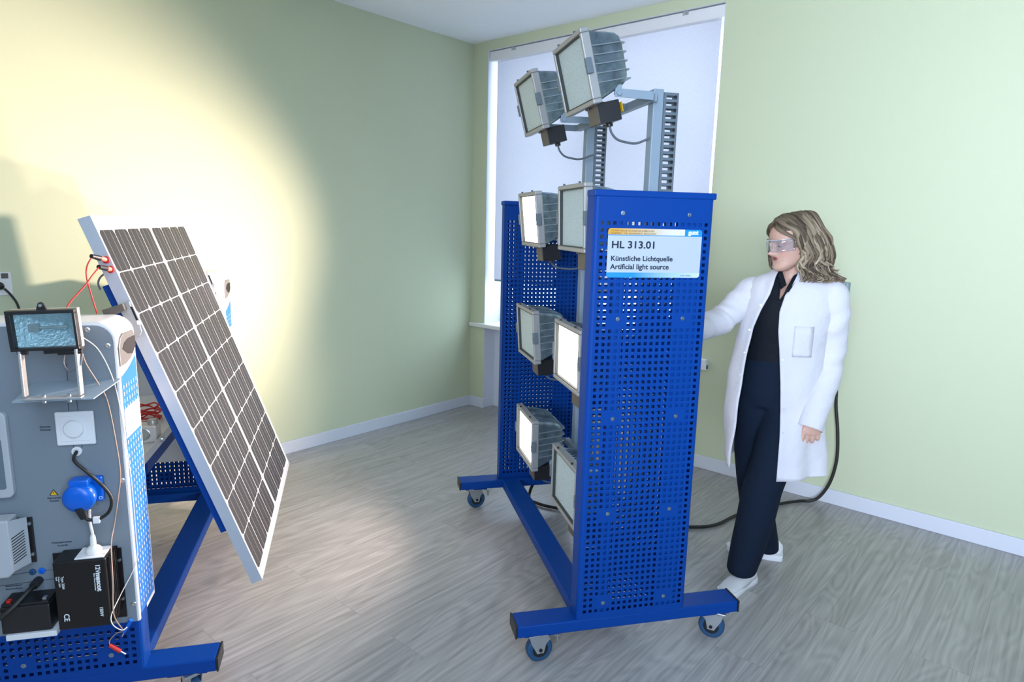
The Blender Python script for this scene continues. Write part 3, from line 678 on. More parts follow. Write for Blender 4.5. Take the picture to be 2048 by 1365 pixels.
# ================================================================== what stands on or hangs from the trolley
# work light on its stirrup
wl = thing('work_light', TR, (-.335, -.118, 1.103), 'small black halogen work light on a stirrup in front of the grey board', 'work light')
tilt_w = Matrix.Translation((-.333, -.15, 1.2955)) @ Matrix.Rotation(math.radians(3), 4, 'X') @ Matrix.Rotation(math.radians(-1.5), 4, 'Y')
T = lambda p: tilt_w @ Vector(p)
hw, hh = .080, .054
b = MB()
b.box((-hw, -.012, hh-.010), (hw, .012, hh), M=tilt_w).box((-hw, -.012, -hh), (hw, .012, -hh+.008), M=tilt_w).box((-hw, -.012, -hh+.008), (-hw+.013, .012, hh-.010), M=tilt_w).box((hw-.007, -.012, -hh+.008), (hw, .012, hh-.010), M=tilt_w)
bo = b.build('bezel', M_black, wl, bevel=.002)
b = MB().loft([[T(p) for p in ((-hw+.002, .012, -hh+.002), (hw-.002, .012, -hh+.002), (hw-.002, .012, hh-.002), (-hw+.002, .012, hh-.002))], [T(p) for p in ((-hw+.002, .030, -hh+.002), (hw-.002, .030, -hh+.002), (hw-.002, .030, hh-.002), (-hw+.002, .030, hh-.002))], [T(p) for p in ((-.05, .075, -.030), (.05, .075, -.030), (.05, .075, .030), (-.05, .075, .030))]], cap=False)
b.add([T(p) for p in ((-.05, .075, -.030), (.05, .075, -.030), (.05, .075, .030), (-.05, .075, .030))], [(0, 1, 2, 3)])
b.build('housing', mat('beige_cast_housing', (.50, .46, .43), .5), wl, solid=.002)
r = MB(); R0 = [T(p) for p in ((-hw+.013, .004, -hh+.008), (hw-.007, .004, -hh+.008), (hw-.007, .004, hh-.010), (-hw+.013, .004, hh-.010))]; R1 = [T(p) for p in ((-.012, .050, -.008), (.030, .050, -.008), (.030, .050, .008), (-.012, .050, .008))]
r.loft([R0, R1], cap=False); r.add(R1, [(0, 1, 2, 3)])
ro = r.build('reflector', mat('hammered_reflector', (.78, .88, .92), .25, metal=.6, bump=1.0, bscale=110), wl)
MB().cyl(T((-.030, .030, 0)), T((.045, .030, 0)), .004, n=10).box((-.045, .020, -.009), (-.020, .034, .011), M=tilt_w).build('halogen_tube', M_silver, ro)
MB().box((-hw+.010, -.003, -hh+.006), (hw-.005, 0, hh-.008), M=tilt_w).build('glass', clear('lamp_glass', (.90, .97, .98), .10, .02), wl)
tb = MB().prism([T(p) for p in ((-.012, .002, hh), (.012, .002, hh), (.006, .002, hh+.016), (.002, .002, hh+.019), (-.002, .002, hh+.019), (-.006, .002, hh+.016))], T((0, .006, 0)) - T((0, 0, 0))).build('lock_tab', M_black, wl)
MB().cyl(T((0, -.002, hh+.011)), T((0, .003, hh+.011)), .004, n=12).build('lock_screw', M_zinc, tb)
MB().box((-.010, .000, -hh-.012), (.072, .050, -hh), M=tilt_w).box((.02, .004, -hh-.018), (.06, .04, -hh-.010), M=tilt_w).build('terminal_box', M_black, wl, bevel=.002)
st = MB(); lw = .006
for s in (-1, 1):
    x0, x1 = (-.395, -.385) if s < 0 else (-.256, -.250)
    xa = -.391 if s < 0 else -.2595
    st.loft([[(xa-lw+.001*k, -.158, z), (xa+.001, -.158, z), (xa+.001, -.134, z), (xa-lw, -.134, z)] for k, z in ((0, 1.245), (0, 1.115))])
st.box((-.396, -.158, 1.106), (-.2585, -.134, 1.1125))
so = st.build('stirrup', M_silver, wl, bevel=.002)
for x in (-.39, -.262): MB().cyl((x-.010, -.146, 1.235), (x+.012, -.146, 1.235), .007, n=12).build('pivot_bolt', M_black, so)
for x in (-.352, -.292): MB().cyl((x, -.146, 1.096), (x, -.146, 1.118), .005, n=10).build('fixing_bolt', M_zinc, so)
cb = MB().tube([T((.03, .03, -hh-.012)), T((.025, .02, -hh-.045)), T((.045, .0, -hh-.062)), T((.072, .0, -hh-.045)), T((.074, .02, -hh-.010))], .0028).build('cable_loop', M_cord_g, wl, smooth=60)

# power inverter
iv = thing('power_inverter', TR, (-.33, -.003, .37), 'black finned 12V power inverter with white lettering on the grey board', 'power inverter')
IX0, IX1, IZ0, IZ1, IY = -.400, -.262, .388, .604, -.088
b = MB().box((IX0, IY, IZ0), (IX1, yb-.004, IZ1)); ib = b.build('case', M_black_m, iv, bevel=.004)
for k in range(6):
    y = IY+.012+.013*k; MB().box((IX1, y, IZ0+.004), (IX1+.007, y+.006, IZ1-.002)).build('cooling_fin', M_black_m, ib)
MB().box((-.43, yb-.004, .362), (-.245, yb, .594)).build('mounting_flange', M_black_m, iv, bevel=.001)
for z in (.555, .425): MB().cyl((-.2515, yb-.004, z), (-.2515, yb-.008, z), .0045, n=10).build('screw', M_zinc, iv)
MB().box((-.345, IY+.006, IZ1), (-.268, -.012, IZ1+.004)).build('outlet', M_pvc, iv, bevel=.001, label='white mains outlet on top')
RD_ = (PI/2, PI/2, 0)
T_ = lambda s_, sz, u, z, **k: text(s_, sz, (u, IY-.0006, z), RD_, k.pop('m', M_ink_w), ib, **k)
T_('12V', .017, -.2895, .588, bold=.0003); T_('mascot', .0175, -.2895, .561, bold=.0007, sx=1.15); T_('Sine Wave Inverter', .0068, -.2965, .561, sx=1.05)
T_('150W', .0125, -.2885, .452, bold=.0002); T_('Type 2284', .0095, -.380, .560); T_('Output  230V', .006, -.388, .560); T_('Input', .006, -.394, .560); T_('CE', .020, -.383, .440, bold=.0003)
# charge controller and battery
cc = thing('charge_controller', TR, (-.55, -.004, .56), 'white charge controller box with ventilation slots on a black plate', 'charge controller')
MB().prism([(-.66, -.070, .735), (-.505, -.070, .735), (-.505, -.070, .575), (-.520, -.070, .560), (-.66, -.070, .560)], (0, .055, 0)).build('case', M_plast, cc, bevel=.005)
MB().prism([(-.505, -.069, .578), (-.480, -.020, .578), (-.480, -.020, .722), (-.505, -.069, .733)], (-.004, .003, 0)).build('sloped_side', M_plast, cc)
for k in range(10):
    z = .600+.0085*k; MB().prism([(-.5035, -.0664, z), (-.4855, -.0310, z+.009), (-.4855, -.0310, z+.0115), (-.5035, -.0664, z+.0025)], (.0007, -.0004, 0)).build('slot_shade', M_dark, cc)  # dark strips carry the shade of the vent slots as colour
MB().box((-.66, yb-.006, .573), (-.472, yb, .715)).build('back_plate', M_black, cc, bevel=.001)
for z in (.697, .600): MB().cyl((-.479, yb-.006, z), (-.479, yb-.010, z), .005, n=10).build('screw', M_zinc, cc)
ba = thing('battery', TR, (-.48, -.045, .388), 'black sealed battery standing on the narrow shelf beside the inverter', 'battery')
MB().box((-.549, -.078, .3885), (-.422, yb-.001, .472)).build('case', M_black, ba, bevel=.004)
MB().box((-.546, -.074, .472), (-.425, yb-.002, .480)).build('lid', M_black, ba, bevel=.002)
for u, m in ((-.530, M_red), (-.438, M_zinc)): MB().box((u-.005, -.066, .480), (u+.005, -.054, .487)).build('terminal', m, ba)

# leads and plugs
def cord(name, label, cat, pts, r, m, group=None, frame=TR, sub=6, n=8):
    base = pts[0]; root = thing(name, frame, base, label, cat, group); MB().tube(pts, r, n=n, sub=sub).build('cord', m, root, smooth=80); return root
k = cord('mains_cable', 'black power cord running from the dimmer to the blue socket', 'cord', [(-.339, -.008, .909), (-.333, -.045, .895), (-.300, -.055, .862), (-.262, -.055, .815), (-.243, -.055, .775), (-.252, -.055, .735), (-.280, -.058, .715), (-.305, -.060, .716), (-.318, -.060, .728)], .0048, M_cord)
MB().cyl((-.316, -.060, .722), (-.325, -.060, .758), .010, .016, n=16).build('plug', M_black, k, smooth=40)
MB().box((-.292, -.068, .706), (-.276, -.058, .724)).build('tag', M_pvc, k)
k = cord('inverter_plug', 'white mains plug with cord standing in the top of the black inverter', 'plug', [(-.312, -.030, .735), (-.308, -.045, .700), (-.303, -.050, .672), (-.303, -.050, .650)], .0042, M_cord_w)
p_ = MB().lathe((-.303, -.050, IZ1+.005), (0, 0, 1), [(.001, 0), (.0215, 0), (.0215, .010), (.017, .016), (.009, .022), (.0075, .046), (.0055, .054), (.001, .054)], n=24).build('plug', M_cord_w, k, smooth=40)
cord('white_lead', 'thin pale lead running down the edge of the grey board to the blue plug', 'lead', [(-.262, -.10, 1.265), (-.240, -.060, 1.222), (-.222, -.030, 1.14), (-.213, -.016, 1.05), (-.206, -.014, .95), (-.199, -.014, .80), (-.199, -.014, .65), (-.203, -.016, .55), (-.245, -.04, .46), (-.255, -.10, .430), (-.249, -.115, .405), (-.232, -.10, .375), (-.234, -.05, .352)], .0014, M_cord_w)
k = cord('brown_lead', 'thin brown lead hanging from the work light down across the grey board', 'lead', [(-.268, -.10, 1.236), (-.264, -.09, 1.19), (-.248, -.05, 1.115), (-.242, -.02, 1.06), (-.232, -.016, .955), (-.226, -.016, .84), (-.236, -.018, .768), (-.252, -.022, .68), (-.256, -.05, .63), (-.246, -.092, .541), (-.250, -.098, .43), (-.244, -.06, .355)], .0017, M_cord_br)
k = cord('banana_lead', 'short lead with a blue and a red banana plug hanging before the perforated panel', 'lead', [(-.253, -.022, .322), (-.272, -.02, .318), (-.288, -.02, .305), (-.296, -.02, .292), (-.296, -.02, .279)], .0014, M_cord_br)
b = MB().cyl((-.229, -.024, .360), (-.252, -.022, .321), .0062, .0052, n=12).build('blue_plug', M_blue_p, k, smooth=40, label='blue banana plug'); MB().cyl((-.252, -.022, .321), (-.259, -.022, .306), .0022, n=8).build('pin', M_zinc, b)
b = MB().cyl((-.297, -.020, .280), (-.268, -.020, .254), .0055, .0062, n=12).build('red_plug', M_red, k, smooth=40, label='red banana plug'); MB().cyl((-.268, -.020, .254), (-.254, -.020, .242), .0022, n=8).build('pin', M_zinc, b)
k = cord('battery_lead', 'thick black lead plugged into the board above the battery', 'lead', [(-.474, -.030, .510), (-.486, -.055, .500), (-.515, -.085, .472), (-.555, -.10, .447), (-.62, -.11, .43)], .0075, M_cord)
MB().cyl((-.474, yb, .511), (-.474, -.034, .511), .013, n=16).build('plug', M_black, k, smooth=40)
# red patch leads from the module's jacks
for nm, s_, lab, pts in (('patch_lead', .142, 'red patch lead plugged into the upper jack of the solar panel edge', [(-.316, .185, 1.470), (-.328, .170, 1.440), (-.328, .16, 1.405), (-.320, .16, 1.354), (-.310, .165, 1.294)]),
                         ('patch_lead', .174, 'red patch lead plugged into the lower jack of the solar panel edge', [(-.296, .175, 1.438), (-.302, .13, 1.416), (-.314, .10, 1.388), (-.345, .06, 1.340), (-.360, .04, 1.300)])):
    k = cord(nm, lab, 'patch lead', pts, .0022, M_red, 'red patch leads at the solar panel'); c = slope(s_, .012, MV0)
    d = (Vector(pts[0]) - c).normalized()
    pl = MB().cyl(c + d*.001, c + d*.030, .0078, .0070, n=14).build('plug', mat('salmon_plug', (.80, .22, .14), .45), k, smooth=40)
    MB().cyl(c + d*.028, Vector(pts[0]) + d*.004, .0084, .0066, n=14).build('sleeve', M_black, pl, smooth=40)
cord('module_cord', 'short grey cord looping into the gland at the head of the blue tilt arm', 'cord', [(-.305, .300, 1.418), (-.330, .290, 1.400), (-.341, .290, 1.378), (-.340, .300, 1.356)], .003, M_cord_g)
# pump block and coiled red lead on the tray
pu = thing('pump_block', TR, (-.335, .70, .705), 'silver pump block with a round port on the tray behind the solar panel', 'pump')
MB().box((-.385, .665, .7055), (-.305, .735, .775)).build('body', mat('machined_aluminium', (.72, .70, .69), .35, metal=.35), pu, bevel=.006)
MB().lathe((-.350, .665, .742), (0, -1, 0), [(.024, 0), (.024, .003), (.021, .004), (.018, .001), (.014, .001), (.013, .005), (.006, .005), (.005, .001)], n=28).build('port', M_zinc, pu, smooth=40)
MB().lathe((-.325, .700, .775), (0, 0, 1), [(.020, 0), (.020, .014), (.016, .020), (.001, .021)], n=24).build('cap', M_silver, pu, smooth=40)
MB().lathe((-.303, .695, .712), (1, 0, 0), [(.013, 0), (.013, .014), (.010, .018), (.001, .018)], n=18).build('screw_plug', M_zinc, pu, smooth=40)
cpts = []
for i in range(64):
    t = i/63*2*PI*5; q = .055 + .008*math.sin(i*1.7); cpts.append((-.43 + q*math.cos(t), .98 + 1.3*q*math.sin(t), .712 + .010*(i/10) + .004*math.sin(i*2.3)))
cord('coiled_lead', 'coil of red lead lying on the tray behind the solar panel', 'lead', cpts, .0035, M_red, sub=4)

# ================================================================== sockets and cables on the walls
ws = thing('wall_outlet', WORLD, (.006, -3.29, 1.25), 'white mains outlet on the lit green wall above the work light', 'outlet')
MB().box((0, -3.36, 1.195), (.011, -3.222, 1.308)).build('cover', M_pvc, ws, bevel=.003)
MB().lathe((.012, -3.30, 1.250), (1, 0, 0), [(.030, -.004), (.030, 0), (.027, .001), (.026, -.006)], n=28).build('insert', M_pvc, ws, smooth=40)
MB().box((.011, -3.262, 1.278), (.013, -3.234, 1.303)).build('inspection_sticker', M_label_b, ws)
k = cord('wall_plug', 'black plug and cord hanging from the white wall outlet', 'plug', [(.046, -3.262, 1.232), (.050, -3.249, 1.215), (.052, -3.233, 1.188), (.056, -3.217, 1.145), (.07, -3.21, 1.05), (.09, -3.21, .8), (.10, -3.21, .4), (.10, -3.22, .02)], .0055, M_cord, frame=WORLD)
MB().lathe((.012, -3.280, 1.247), (1, .35, -.25), [(.019, 0), (.019, .020), (.014, .030), (.009, .036), (.001, .037)], n=20).build('plug', M_black, k, smooth=40)
ce_ = thing('power_socket', WORLD, (2.965, -.04, 1.26), 'grey industrial power socket with red plug on the wall behind the woman', 'power socket')
MB().prism([(2.925, -.001, 1.20), (2.925, -.045, 1.19), (2.925, -.07, 1.24), (2.925, -.055, 1.315), (2.925, -.001, 1.315)], (.072, 0, 0)).build('case', M_grey, ce_, bevel=.006)
for z in (1.305, 1.255): MB().cyl((2.983, -.060, z), (2.983, -.066, z), .006, n=10).build('screw', M_zinc, ce_)
fc = cord('supply_cable', 'thick black cable running from the power socket across the floor to the rack', 'cable', [(2.985, -.055, 1.10), (2.988, -.055, .95), (2.992, -.05, .80), (3.000, -.045, .62), (3.028, -.05, .45), (3.040, -.055, .29), (3.020, -.062, .15), (2.975, -.075, .05), (2.93, -.09, .015), (2.884, -.126, .012), (2.807, -.259, .012), (2.73, -.44, .012), (2.683, -.601, .012), (2.650, -.788, .012), (2.561, -.905, .012), (2.40, -1.02, .012), (2.10, -1.12, .012), (1.88, -1.22, .012), (1.77, -1.24, .012), (1.70, -1.22, .012), (1.68, -1.18, .06), (1.70, -1.15, .12)], .009, M_cord, frame=WORLD, n=10)
MB().cyl((2.988, -.058, 1.205), (2.984, -.056, 1.10), .019, .013, n=18).build('plug', M_red, fc, smooth=40, label='red plug')
bx = thing('data_outlet', WORLD, (2.17, -.02, .705), 'small white outlet box on the wall beside the blue rack edge', 'outlet')
MB().box((2.120, -.042, .680), (2.197, -.001, .732)).build('case', M_pvc, bx, bevel=.004)
MB().box((2.1965, -.036, .688), (2.1985, -.010, .712)).build('port', M_duct, bx)

# ================================================================== the woman
WF_ = Frame(3.02, -1.13, math.radians(18.2039))
DIST = 3.067
woman = thing('person', WF_, (0, 0, 0), 'person in white lab coat, dark trousers and safety glasses reaching behind the blue rack', 'person')
def at(xp, zp, y):                      # a point seen at (xp, zp) on the upright plane through her feet, moved y away from it
    k = (DIST+y)/DIST; return Vector((xp*k, y, 1.6-(1.6-zp)*k))
def skin_mat():
    m = bpy.data.materials.new('skin'); m.use_nodes = True; nt = m.node_tree; N = nt.nodes; L = nt.links; b = N['Principled BSDF']
    b.inputs['Roughness'].default_value = .5; b.inputs['Subsurface Weight'].default_value = .12; b.inputs['Subsurface Radius'].default_value = (.01, .004, .002)
    tc = N.new('ShaderNodeTexCoord'); col = (.60, .37, .28, 1); prev = None
    def spot(c, r, k, colr):
        nonlocal prev
        v = N.new('ShaderNodeVectorMath'); v.operation = 'SUBTRACT'; v.inputs[1].default_value = c; L.new(tc.outputs['Object'], v.inputs[0])
        d = N.new('ShaderNodeVectorMath'); d.operation = 'DIVIDE'; d.inputs[1].default_value = r; L.new(v.outputs[0], d.inputs[0])
        l = N.new('ShaderNodeVectorMath'); l.operation = 'LENGTH'; L.new(d.outputs[0], l.inputs[0])
        mr = N.new('ShaderNodeMapRange'); mr.inputs[1].default_value = 1.0; mr.inputs[2].default_value = .62; mr.inputs[3].default_value = 0; mr.inputs[4].default_value = k; L.new(l.outputs['Value'], mr.inputs[0])
        x = N.new('ShaderNodeMix'); x.data_type = 'RGBA'; x.inputs[7].default_value = (*colr, 1); L.new(mr.outputs[0], x.inputs[0])
        if prev is None: x.inputs[6].default_value = col
        else: L.new(prev, x.inputs[6])
        prev = x.outputs[2]
    lips = HEADM @ Vector((0, -.0965, .0600)); spot(lips, (.025, .022, .0105), 1.0, (.30, .055, .065))
    for s in (-1, 1): spot(HEADM @ Vector((s*.042, -.070, .080)), (.026, .026, .024), .35, (.62, .27, .21))
    L.new(prev, b.inputs['Base Color']); return m
# head axes: chin at the origin, face towards -y; turned to her right and bent down a little
HEADM = Matrix.Translation((.022, .006, 1.437)) @ Matrix.Rotation(math.radians(-54), 4, 'Z') @ Matrix.Rotation(math.radians(11), 4, 'X')
PROF = [  # z, half width, front, back
 (.000, .018, -.078, -.030), (.006, .030, -.089, -.020), (.018, .042, -.0945, .000), (.030, .050, -.0925, .020), (.045, .055, -.0900, .045), (.060, .0585, -.0915, .062), (.075, .062, -.0910, .074),
 (.090, .0655, -.0900, .083), (.105, .0685, -.0885, .090), (.120, .0705, -.0890, .095), (.135, .072, -.0930, .098), (.150, .0725, -.0935, .099), (.165, .0715, -.0910, .097), (.180, .068, -.0850, .092), (.195, .060, -.0740, .081), (.207, .049, -.0590, .066), (.217, .034, -.0390, .044), (.223, .016, -.016, .020), (.225, .002, -.002, .002)]
def g(x, s): return math.exp(-(x/s)**2)
def head_mesh(mb, grow=0.0):
    rings = []; NZ = 60; n = 64
    for i in range(NZ+1):
        t = i/NZ; z = .225*(.5-.5*math.cos(PI*t)) if True else .225*t
        w, fr_, bk_ = lerp_table(PROF, z); cy, ry = (fr_+bk_)/2, (bk_-fr_)/2; ring = []
        for k in range(n):
            a = 2*PI*k/n - PI/2; c, s = math.cos(a), math.sin(a)
            x = w*math.copysign(abs(c)**.92, c); y = cy + ry*math.copysign(abs(s)**(.86 if s < 0 else 1), s)
            if s < 0:
                f = 1.0
                y -= .0255*g(x, .0110)*g(z-.0815, .0115) + .0185*g(x, .0085)*(1/(1+math.exp(-(z-.084)/.004)))*max(0, 1-(z-.084)/.046)*(z < .130)
                y -= .006*(g(x-.0125, .007)+g(x+.0125, .007))*g(z-.079, .007)
                y -= .0042*g(x, .019)*(g(z-.0655, .0050)+1.05*g(z-.0540, .0055)) - .0045*g(x, .022)*g(z-.0600, .0022)
                y += .0030*g(x, .02)*g(z-.0435, .006); y -= .0045*g(x, .020)*g(z-.022, .012)
                y += .0115*(g(x-.0315, .0165)+g(x+.0315, .0165))*g(z-.1160, .0115)
                y -= .0040*(g(x-.030, .020)+g(x+.030, .020))*g(z-.1320, .0065)
                y -= .0050*(g(x-.043, .018)+g(x+.043, .018))*g(z-.088, .017)
            ring.append(Vector((x, y, z)))
        rings.append(ring)
    if grow: return rings
    rings = [[HEADM @ p for p in r_] for r_ in rings]
    return mb.loft(rings)
def limb(mb, pts, radii, n=14, sub=4):
    """Round limb through pts; radii = (a, b) or r at each point, interpolated."""
    m = len(pts)-1
    def rad(t):
        q = t*m; i = min(int(q), m-1); u = q-i; return radii[i]*(1-u)+radii[i+1]*u
    mb.tube(pts, rad, n=n, sub=sub); mb.sphere(pts[0], radii[0]*.98, 6); mb.sphere(pts[-1], radii[-1]*.98, 6); return mb
body = MB(); head_mesh(body)
H3 = lambda x, y, z: HEADM @ Vector((x, y, z))
for s in (-1, 1):                                                  # ears
    body.sphere(H3(s*.0735, .012, .108), (.010, .016, .028), 6)
neck0, neck1 = H3(0, .018, .035), Vector((.020, .030, 1.345))
limb(body, [neck0, Vector((.014, .022, 1.420)), neck1], [.047, .047, .058], n=20)
def oval(x, y, z, a, b, n=24, rot=0):
    cr, sr = math.cos(rot), math.sin(rot); return [(x+a*math.cos(2*PI*k/n)*cr-b*math.sin(2*PI*k/n)*sr, y+a*math.cos(2*PI*k/n)*sr+b*math.sin(2*PI*k/n)*cr, z) for k in range(n)]
tr_ = math.radians(-24)
body.loft([oval(.02, .025, 1.395, .055, .05, rot=tr_), oval(.022, .02, 1.365, .100, .062, rot=tr_), oval(.022, .015, 1.32, .130, .078, rot=tr_), oval(.02, .01, 1.22, .128, .092, rot=tr_), oval(.01, .01, 1.08, .12, .088, rot=tr_), oval(.0, .01, .97, .145, .10, rot=tr_), oval(-.005, .015, .88, .155, .11, rot=tr_), oval(-.005, .015, .82, .12, .10, rot=tr_)])
SHL, ELL, WRL = Vector((.162, .005, 1.330)), Vector((.193, .030, 1.080)), Vector((.144, -.098, .822))
SHR, ELR, WRR = Vector((-.118, .025, 1.325)), Vector((-.262, -.055, 1.190)), Vector((-.415, -.300, 1.165))
limb(body, [SHL, (SHL+ELL)/2+Vector((.006, .006, 0)), ELL, (ELL+WRL)/2+Vector((.004, 0, 0)), WRL], [.042, .040, .036, .034, .025])
limb(body, [SHR, (SHR+ELR)/2, ELR, (ELR+WRR)/2, WRR], [.042, .040, .036, .034, .025])
HIPL, KNL, ANL = Vector((.050, -.01, .87)), Vector((-.010, -.085, .49)), Vector((-.070, -.112, .085))
HIPR, KNR, ANR = Vector((-.075, .03, .87)), Vector((-.068, .110, .49)), Vector((.030, .203, .085))
for h_, k_, a_ in ((HIPL, KNL, ANL), (HIPR, KNR, ANR)):
    limb(body, [h_, (h_+k_)/2, k_, k_*.6+a_*.4, a_, Vector((a_.x, a_.y, .05))], [.075, .064, .047, .042, .034, .034])
def hand(mb, wrist, D, Nv, S, curl, spread=1.0, thumb=1):
    """Hand: D along the fingers, Nv out of the back of the hand, S towards the thumb."""
    D, Nv, S = D.normalized(), Nv.normalized(), S.normalized(); P = lambda d, nn_, s_: wrist + D*d + Nv*nn_ + S*s_
    rings = []
    for d, w, t in ((-.02, .026, .020), (.008, .030, .018), (.028, .038, .015), (.046, .041, .0135), (.055, .038, .011)):
        rings.append([P(d, t*math.sin(2*PI*k/16), w*math.cos(2*PI*k/16)) for k in range(16)])
    mb.loft(rings)
    for i, (s_, L_, d0) in enumerate(((.0312, .078, .046), (.0105, .086, .051), (-.0105, .080, .049), (-.0305, .064, .043))):
        p = P(d0-.012, .002, s_); pts = [p]; a = (-.16, .04, 0, -.05)[i]; seg = (L_*.46+.012, L_*.31, L_*.25)
        for j, q in enumerate(seg):
            a += curl[j]; dv = D*math.cos(a) - Nv*math.sin(a) + S*(.06*spread*(1.5-i)*.4); p = p + dv.normalized()*q; pts.append(p)
        r0 = .0091 if i < 3 else .0082
        m_ = MB(); limb(mb, pts, [r0, r0*.98, r0*.9, r0*.78], n=10, sub=3)
    tp = [P(.006, -.006, .022), P(.030, -.018, .044), P(.052, -.030, .046), P(.072, -.036, .036)]
    limb(mb, tp, [.0125, .0115, .0100, .0080], n=10, sub=3)
hd_L = Vector((.012, -.06, -1)); nb_L = Vector((.28, -1, .06)); s_L = Vector((-1, -.28, 0))
hand(body, WRL + Vector((.004, -.010, -.020)), hd_L, nb_L, s_L, (.22, 1.15, .95))
dR = Vector((-.72, -.70, -.10)); hand(body, WRR - dR.normalized()*.03, dR, Vector((-.1, .1, 1)), Vector((.70, -.72, 0)), (.3, .5, .4))
bo = body.build('body', skin_mat(), woman, smooth=180)
rm = bo.modifiers.new('skin', 'REMESH'); rm.mode = 'VOXEL'; rm.voxel_size = .0030; rm.use_smooth_shade = True
sm_ = bo.modifiers.new('smooth', 'CORRECTIVE_SMOOTH'); sm_.iterations = 2; sm_.use_only_smooth = True
# eyes and brows
M_eye = mat('eye_white', (.62, .58, .56), .25); M_iris = mat('iris', (.05, .07, .08), .2); M_lid = mat('lid_skin', (.52, .31, .25), .5); M_brow = mat('brow_hair', (.10, .065, .045), .8)
for s in (-1, 1):
    e = MB().sphere(H3(s*.0315, -.0745, .1150), .0115, 8).build('eye', M_eye, woman, smooth=180)
    MB().sphere(H3(s*.0315-.001, -.0822, .1105), (.0048, .0048, .0048), 6).build('iris', M_iris, e, smooth=180)
    MB().sphere(H3(s*.0315, -.0748, .1172), (.0128, .0122, .0112), 8).build('upper_lid', M_lid, e, smooth=180)
    MB().tube([H3(s*(.0205), -.0845, .1118), H3(s*.026, -.0872, .1095), H3(s*.033, -.0870, .1092), H3(s*.0425, -.0805, .1112)], .0017, n=6).build('lashes', M_brow, e, smooth=180)
    MB().tube([H3(s*.014, -.0995, .1335), H3(s*.026, -.0985, .1375), H3(s*.038, -.0935, .1372), H3(s*.050, -.0835, .1335)], lambda t: .0030*(1-.55*t), n=6).build('eyebrow', M_brow, woman, smooth=180)

# hair: a scalp layer and long wavy locks parted above the forehead
def hair_mat():
    m = bpy.data.materials.new('ash_blonde_hair'); m.use_nodes = True; nt = m.node_tree; N = nt.nodes; L = nt.links; b = N['Principled BSDF']
    at_ = N.new('ShaderNodeAttribute'); at_.attribute_name = 'lock'; at_.attribute_type = 'GEOMETRY'
    r = N.new('ShaderNodeValToRGB'); e = r.color_ramp.elements
    while len(e) < 5: e.new(.5)
    for k, (p_, c_) in enumerate(((0, (.050, .034, .022)), (.3, (.12, .085, .052)), (.55, (.22, .165, .105)), (.8, (.36, .285, .19)), (1, (.52, .43, .31)))): e[k].position = p_; e[k].color = (*c_, 1)
    L.new(at_.outputs['Fac'], r.inputs[0]); L.new(r.outputs[0], b.inputs['Base Color'])
    b.inputs['Roughness'].default_value = .55; b.inputs['Specular IOR Level'].default_value = .35
    return m
hair = MB(); lockv = []
def lock(pts, r0, tone, flat=.5, n=6, tip=.12):
    P = spline(pts, 6); rings = []; N_ = None
    for i, p in enumerate(P):
        T = (P[min(i+1, len(P)-1)] - P[max(i-1, 0)]).normalized(); out = (p - Vector((.01, .02, min(p.z, 1.56)))); out = (out - T*out.dot(T))
        N_ = out.normalized() if out.length > 1e-4 else T.orthogonal().normalized(); B = T.cross(N_); t = i/(len(P)-1)
        q = r0*(.8+.2*min(1, t*4))*(1 if t < .6 else 1-(1-tip)*(t-.6)/.4)
        rings.append([p + N_*math.cos(2*PI*k/n)*q*flat + B*math.sin(2*PI*k/n)*q for k in range(n)])
    hair.loft(rings); lockv.extend([tone*(.5+.5*min(1, 2.6*i/(len(rings)-1))) for i in range(len(rings)) for _ in range(n)])
rg = head_mesh(MB(), 1)
cap = []
for ring in rg:
    z = ring[0].z
    if z < .045: continue
    rr_ = []
    for p in ring:
        e = .013
        lim = .172 + .020*(1-min(1, abs(p.x)/.05))                   # hairline over the forehead, falling towards the ears
        face = p.y < -.045+max(0, .105-z)*.2 and z < lim
        side = abs(p.x) > .045 and p.y > -.062 and z > .085
        e = -.006 if (p.y < -.012 and z < lim and not (abs(p.x) > .056 and z > .10 and p.y > -.045)) else .006
        c = Vector((0, .0, z)); d = (p-c); d.z = 0
        q = p + (d.normalized() if d.length > 1e-5 else Vector((0, 0, 1)))*e
        if z > .20: q.z += .006*(z-.20)/.025
        rr_.append(HEADM @ q)
    cap.append(rr_)
ctone = [random.uniform(.08, .55) for _ in cap[0]]
hair.loft(cap); lockv.extend(ctone*len(cap))
rnd = random.Random(11)
HP = lambda x, y, z: HEADM @ Vector((x, y, z))
NL = 240
